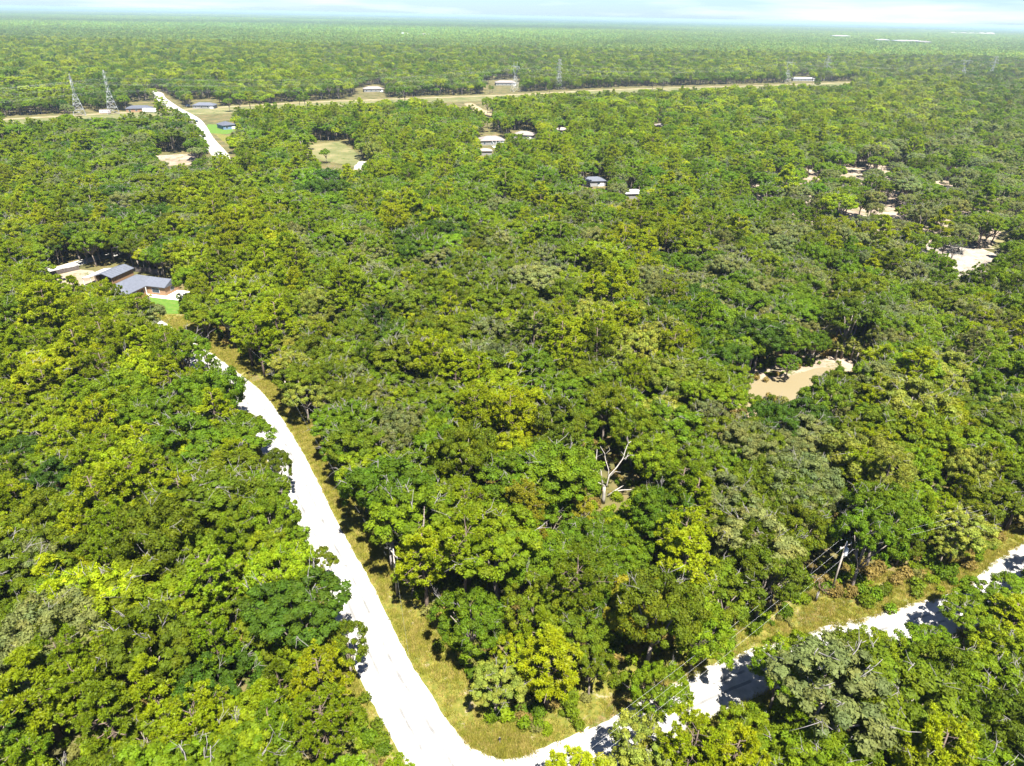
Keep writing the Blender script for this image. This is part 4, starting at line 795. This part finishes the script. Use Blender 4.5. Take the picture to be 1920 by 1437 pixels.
BT = [(1588, 940, 11, 1, 0, .95, 'round grey moss covered bare crown left of the deep green mass'), (1140, 1172, 5, 0, 1, .6, 'pale twisted bare snag in the dark gap above the side road'), (1725, 1425, 9, 0, 0, .8, 'pale bare branches poking up at the lower edge'),
      (903, 372, 13, 1, 1, 1.5, 'brown dead crown in the upper middle wood'), (925, 368, 13, 1, 0, 1.2, 'grey dead crown touching the brown dead crown'), (1148, 470, 12, 1, 0, 1.3, 'pinkish grey bare crown right of the upper middle'), (1790, 470, 10, 1, 0, 1.3, 'bare limbed tree leaning over the white sand clearing'),
      (730, 1010, 8, 1, 0, .5, 'thin grey bare tree at the verge edge below the dirt patch'), (1060, 790, 11, 0, 2, .6, 'slim pale bare branches right of the bright pine'), (1260, 780, 9, 0, 0, .5, 'short bare snag above the wood left of the pond'),
      (690, 430, 12, 1, 0, 1.3, 'broad grey bare crown in the upper left of the wood'), (395, 968, 11, 0, 1, .5, 'pale bare branch tips in the middle of the left wood'), (105, 925, 12, 0, 2, .5, 'slender bleached snag near the left edge'), (430, 930, 11, 0, 0, .5, 'bleached branch tips left of the road straight'),
      (90, 1170, 10, 1, 0, .8, 'grey twiggy crown low in the left wood'), (60, 1225, 9, 0, 1, .7, 'pale bare limbs at the lower left'), (30, 1090, 10, 0, 0, .6, 'bare pale limbs at the left edge'), (1165, 1010, 8, 0, 2, .5, 'small pale snag above the rich green oak'), (1240, 755, 11, 1, 0, .8, 'grey bare crown left of the pond end'),
      (1540, 1090, 5, 1, 1, .5, 'small brown bare bush beside the transformer pole'), (1465, 950, 11, 0, 1, .6, 'curved pale bare limb in the dark gap right of centre'), (820, 640, 12, 1, 0, .7, 'grey twiggy crown near the centre'), (650, 670, 11, 1, 0, .8, 'grey mossy bare crown right of the upper verge')]
for px, py, h, kd, pr, sc, lb in BT:
    x, y = G(px, py, h * .8); e = empty('bare_tree', (x, y, 0), random.uniform(0, 6)); tag(e, lb, 'bare tree', 'bare trees in the wood')
    q = MB(); q.tube([(0, 0, 0), (.1, 0, h * .4)], [.2, .15], 6); q.build('trunk', M_TWIG, e, True)
    o = link('branches', (BARE_M if kd else BARE)[pr], e); o.location = (.1, 0, h * .38); o.scale = (sc * .8, sc * .8, max(sc * .75, h * .5 / 9))

# ------------------------------------------------------------------ palms by the pond
def palm_mesh(seed):
    r = np.random.default_rng(seed); V = []; Fc = []; C = []
    for i in range(26):
        a = r.uniform(0, 6.28); el = r.uniform(-.5, 1.2); L = r.uniform(1.3, 1.9); d = np.array([math.cos(a) * math.cos(el), math.sin(a) * math.cos(el), math.sin(el)])
        sd_ = np.array([-math.sin(a), math.cos(a), 0]); b = d * L * .5
        for j in range(9):
            f = (j - 4) * .3; dd = d * math.cos(f) + sd_ * math.sin(f); t = b + dd * L * .55 + np.array([0, 0, -.18 * abs(f)]); w_ = np.cross(dd, [0, 0, 1.]); w_ = w_ / (np.linalg.norm(w_) + 1e-6) * .07
            k = len(V); V += [b - w_, b + w_, t]; Fc.append((k, k + 1, k + 2)); c = r.uniform(.8, 1.25); C += [(c, c, c, 1)] * 3
    return mesh_np('palm_fronds', np.array(V), np.array(Fc), [M_LEAF], cv=np.array(C))
PM = [palm_mesh(1), palm_mesh(2)]
for i, (px, py, h, lb) in enumerate([(1586, 640, 5, 'yellow green fan palm behind the pond, tallest of the group'), (1603, 646, 4.4, 'fan palm in the middle of the group behind the pond'), (1622, 640, 4.8, 'rightmost fan palm of the group behind the pond'), (1572, 652, 3.6, 'low fan palm nearest the pond bank'), (1610, 662, 3.2, 'short fan palm in front of the group')]):
    x, y = G(px, py, h); e = empty('palm_tree', (x, y, 0)); tag(e, lb, 'palm', 'palms by the pond'); q = MB(); q.tube([(0, 0, -.2), (0, 0, h)], [.2, .16], 7); q.build('trunk', M_BARK, e, True)
    o = link('crown', PM[i % 2], e); o.location = (0, 0, h); o.scale = (1.15,) * 3; o['tint'] = [.15, .16, .03]

# ------------------------------------------------------------------ vehicles
M_TYRE = flat('tyre', (.02, .02, .02), .9)
def vehicle(name, cat, x, y, yaw, L, Wd, H, col, label, cabin=True):
    e = empty(name, (x, y, .03), yaw); tag(e, label, cat); mt = flat(name + '_paint', col, .3, spec=.6)
    q = MB(); a, b = -L / 2, L / 2; hb = H * (.62 if cabin else 1)
    prof = [(a, .35), (a, hb * .95), (a + .15, hb), (b - .1, hb * .97), (b, hb * .6), (b, .35)] if cabin else [(a, .5), (a, H - .15), (a + .15, H), (b - .15, H), (b, H - .3), (b, .5)]
    n = len(prof); q.add([(p[0], -Wd / 2, p[1]) for p in prof] + [(p[0], Wd / 2, p[1]) for p in prof], [tuple(range(n)), tuple(range(2 * n - 1, n - 1, -1))] + [((i + 1) % n, i, n + i, n + (i + 1) % n) for i in range(n)]); q.build('body', mt, e)
    if cabin:
        q = MB(); z0, z1 = hb + .003, H; w2 = Wd / 2 - .1; q.add([(a + .5, -w2, z0), (b - 1.2, -w2, z0), (b - 1.2, w2, z0), (a + .5, w2, z0), (a + 1.0, -w2 + .15, z1), (b - 1.9, -w2 + .15, z1), (b - 1.9, w2 - .15, z1), (a + 1.0, w2 - .15, z1)], [(3, 2, 1, 0), (4, 5, 6, 7), (0, 1, 5, 4), (1, 2, 6, 5), (2, 3, 7, 6), (3, 0, 4, 7)]); c_ = q.build('cabin', M_GLASS, e)
        q = MB(); q.box(a + .98, b - 1.88, -w2 + .13, w2 - .13, z1 + .003, z1 + .04); q.build('roof', mt, c_)
    else:
        for yy_ in (-1, 1):
            for i in range(3): q = MB(); xx = a + L * (.22 + .25 * i); ys = sorted((yy_ * (Wd / 2 + .005), yy_ * (Wd / 2 + .03))); q.box(xx, xx + L * .12, ys[0], ys[1], H * .55, H * .8); q.build('window', M_GLASS, e)
    for sx in (-.32, .32):
        for sy in (-1, 1):
            q = MB(); q.tube([(sx * L, sy * (Wd / 2 - .16), .34), (sx * L, sy * (Wd / 2 + .03), .34)], .34, 12); w_ = q.build('wheel', M_TYRE, e); q = MB(); q.tube([(sx * L, sy * (Wd / 2 + .035), .34), (sx * L, sy * (Wd / 2 + .05), .34)], .18, 10); q.build('rim', M_TRIM, w_)
roadyaw = math.atan2(86, -44)
vehicle('parked_car', 'car', *G(369, 229), roadyaw, 4.6, 1.85, 1.5, (.02, .022, .025), 'small dark car on the far stretch of the white road')
vehicle('camper_trailer', 'trailer', *G(281, 211), .1, 10, 2.6, 3.0, (.75, .75, .76), 'white camper trailer parked before the dark grey roofed far house', False)
vehicle('flatbed_trailer', 'trailer', *G(303, 208), .1, 9, 2.4, 1.4, (.4, .13, .04), 'low rusty orange trailer between the camper and the far road', False)
vehicle('pickup_truck', 'truck', *G(354, 201), .2, 5.4, 2.0, 1.9, (.02, .02, .024), 'black pickup parked left of the long blue grey roofed house')
vehicle('box_trailer', 'trailer', *G(198, 213), .3, 8, 2.5, 2.6, (.5, .44, .42), 'pale boxy trailer in the yard beside the tall left pylon', False)
# sand mine bank on the horizon
x, y = 3700, 6300; q = MB(); n = 40; rr_ = np.random.default_rng(3)
top = [(-180 + 9 * i, 13 + 4 * math.sin(i * .4) ** 2 + rr_.uniform(0, 4) + (4 if i > 26 else 0)) for i in range(n)]
q.add([(a, -60, 0) for a, b in top] + [(a, 0, b) for a, b in top] + [(a, 90, 0) for a, b in top], [(i, i + 1, n + i + 1, n + i) for i in range(n - 1)] + [(n + i, n + i + 1, 2 * n + i + 1, 2 * n + i) for i in range(n - 1)])
o = tag(q.build('sand_bank', M_SANDW), kind='structure'); o.location = (x, y, 0); o.rotation_euler[2] = -.1

# ------------------------------------------------------------------ undergrowth and grass
def bush(seed, R=1.0, n=700, leaf=.16):
    r = np.random.default_rng(seed); lob = [(r.normal(0, .4), r.normal(0, .4), r.uniform(.3, .6), r.uniform(.4, .65)) for _ in range(5)]; P_ = []; D_ = []; K = []
    for (a, b, c, q_) in lob:
        k = n // 5; d = unit(r.normal(0, 1, (k, 3)) + np.array([0, 0, .5])); P_.append(np.array([a, b, c]) + d * q_ * r.uniform(.6, 1.05, (k, 1))); D_.append(d); v = r.uniform(.8, 1.2); K.append(np.column_stack([np.full((k, 3), v) * r.uniform(.8, 1.2, (k, 1)), np.ones(k)]))
    V, Fc, cv = leaf_cloud(np.concatenate(P_), np.concatenate(D_), leaf, .9, .6, r, np.concatenate(K)); return mesh_np('bush', V, Fc, [M_LEAF], cv=cv)
def grass(seed, n=46):
    r = np.random.default_rng(seed); V = []; Fc = []; C = []
    for i in range(n):
        a = r.uniform(0, 6.28); b = r.normal(0, .22, 2); L = r.uniform(.25, .6); k = len(V); ln = r.uniform(.1, .5) * L; s_ = .03
        V += [(b[0] - s_ * math.sin(a), b[1] + s_ * math.cos(a), 0), (b[0] + s_ * math.sin(a), b[1] - s_ * math.cos(a), 0), (b[0] + math.cos(a) * ln, b[1] + math.sin(a) * ln, L)]; Fc.append((k, k + 1, k + 2)); c = r.uniform(.75, 1.25); C += [(c, c, c, 1)] * 3
    return mesh_np('grass_tuft', np.array(V), np.array(Fc), [M_LEAF], cv=np.array(C))
cb = proto_col('bush_model', [bush(i) for i in (1, 2, 3, 4)]); cg = proto_col('grass_model', [grass(i) for i in (1, 2, 3)])
def along(line, d0, d1, side, n, L0=0, L1=1e9):
    L = smooth_line(line, 1.5); out = []
    for _ in range(n):
        i = random.randrange(1, len(L)); t = (L[i] - L[i - 1]).normalized(); nn = Vector((-t.y, t.x, 0)) * side; p = L[i] + nn * random.uniform(d0, d1) + t * random.uniform(-1, 1); out.append((p.x, p.y, 0))
    return out
main_s = main
bp = along(main_s, 9.6, 14, -1, 330) + along(main_s, 5.5, 9, 1, 150) + along(right_road, 8.2, 13, 1, 260) + along(right_road, 4.2, 9, -1, 120)
gx = rng.uniform(-120, 120, 7000); gy = rng.uniform(35, 190, 7000); bp += [(a, b, 0) for a, b in zip(gx, gy) if abs(a) < b * .9 + 20]
bp = np.array(bp); op = np.zeros(len(bp), bool)
pj, _ = projn(bp + np.array([0, 0, .6]))
for poly in OPEN[1:]:
    if poly[0] not in ((1092, 862), (1570, 640), (1520, 1030)): op |= in_poly(pj, poly)
op |= linedist(bp[:, 0], bp[:, 1], main) < 8.6 - 4 * (bp[:, 0] < np.interp(bp[:, 1], [m_[1] for m_ in main], [m_[0] for m_ in main])); op |= (linedist(bp[:, 0], bp[:, 1], right_road) < 5)
bp = bp[~op]; n = len(bp); BTN = np.array([CL['B'], CL['P'], CL['M'], (.16, .12, .03), (.13, .13, .03), CL['E']])
sc = rng.uniform(.6, 1.9, n); scatter('undergrowth', cb, bp, np.column_stack([np.zeros(n), np.zeros(n), rng.uniform(0, 6.28, n)]), np.column_stack([sc, sc, sc * rng.uniform(.7, 1.2, n)]), rng.integers(0, 4, n), np.column_stack([BTN[rng.integers(0, 6, n)] * rng.uniform(.8, 1.2, (n, 1)), np.ones(n)]))
gp = np.array(along(main_s, 3.6, 10.5, -1, 20000) + along(main_s, 3.7, 7.0, 1, 7000) + along(right_road, 2.7, 9.5, 1, 9000) + along(right_road, 2.8, 6, -1, 2500))
ok = (linedist(gp[:, 0], gp[:, 1], main) > 3.7) & (linedist(gp[:, 0], gp[:, 1], right_road) > 2.7)
# grass grows in clumps, the bare sandy patches stay bare
ok &= fbm(gp[:, 0], gp[:, 1], 9, 8) + rng.normal(0, .5, len(gp)) > -.3
gpx, _ = projn(gp); ok &= ~in_poly(gpx, [(250, 545), (352, 540), (352, 592), (300, 592), (250, 570)]); ok &= ~in_poly(gpx, [(835, 1345), (862, 1380), (885, 1402), (915, 1417), (955, 1426), (1000, 1413), (1040, 1395), (1085, 1374), (1200, 1420), (1000, 1560), (790, 1560)])
gp = gp[ok]; n = len(gp); GT = np.array([(.26, .235, .04), (.19, .2, .022), (.33, .27, .08), (.22, .21, .035)]); sc = rng.uniform(.5, 1.25, n)
scatter('verge_grass', cg, gp, np.column_stack([np.zeros(n), np.zeros(n), rng.uniform(0, 6.28, n)]), np.column_stack([sc, sc, sc * .8]), rng.integers(0, 3, n), np.column_stack([GT[rng.integers(0, 4, n)], np.ones(n)]))
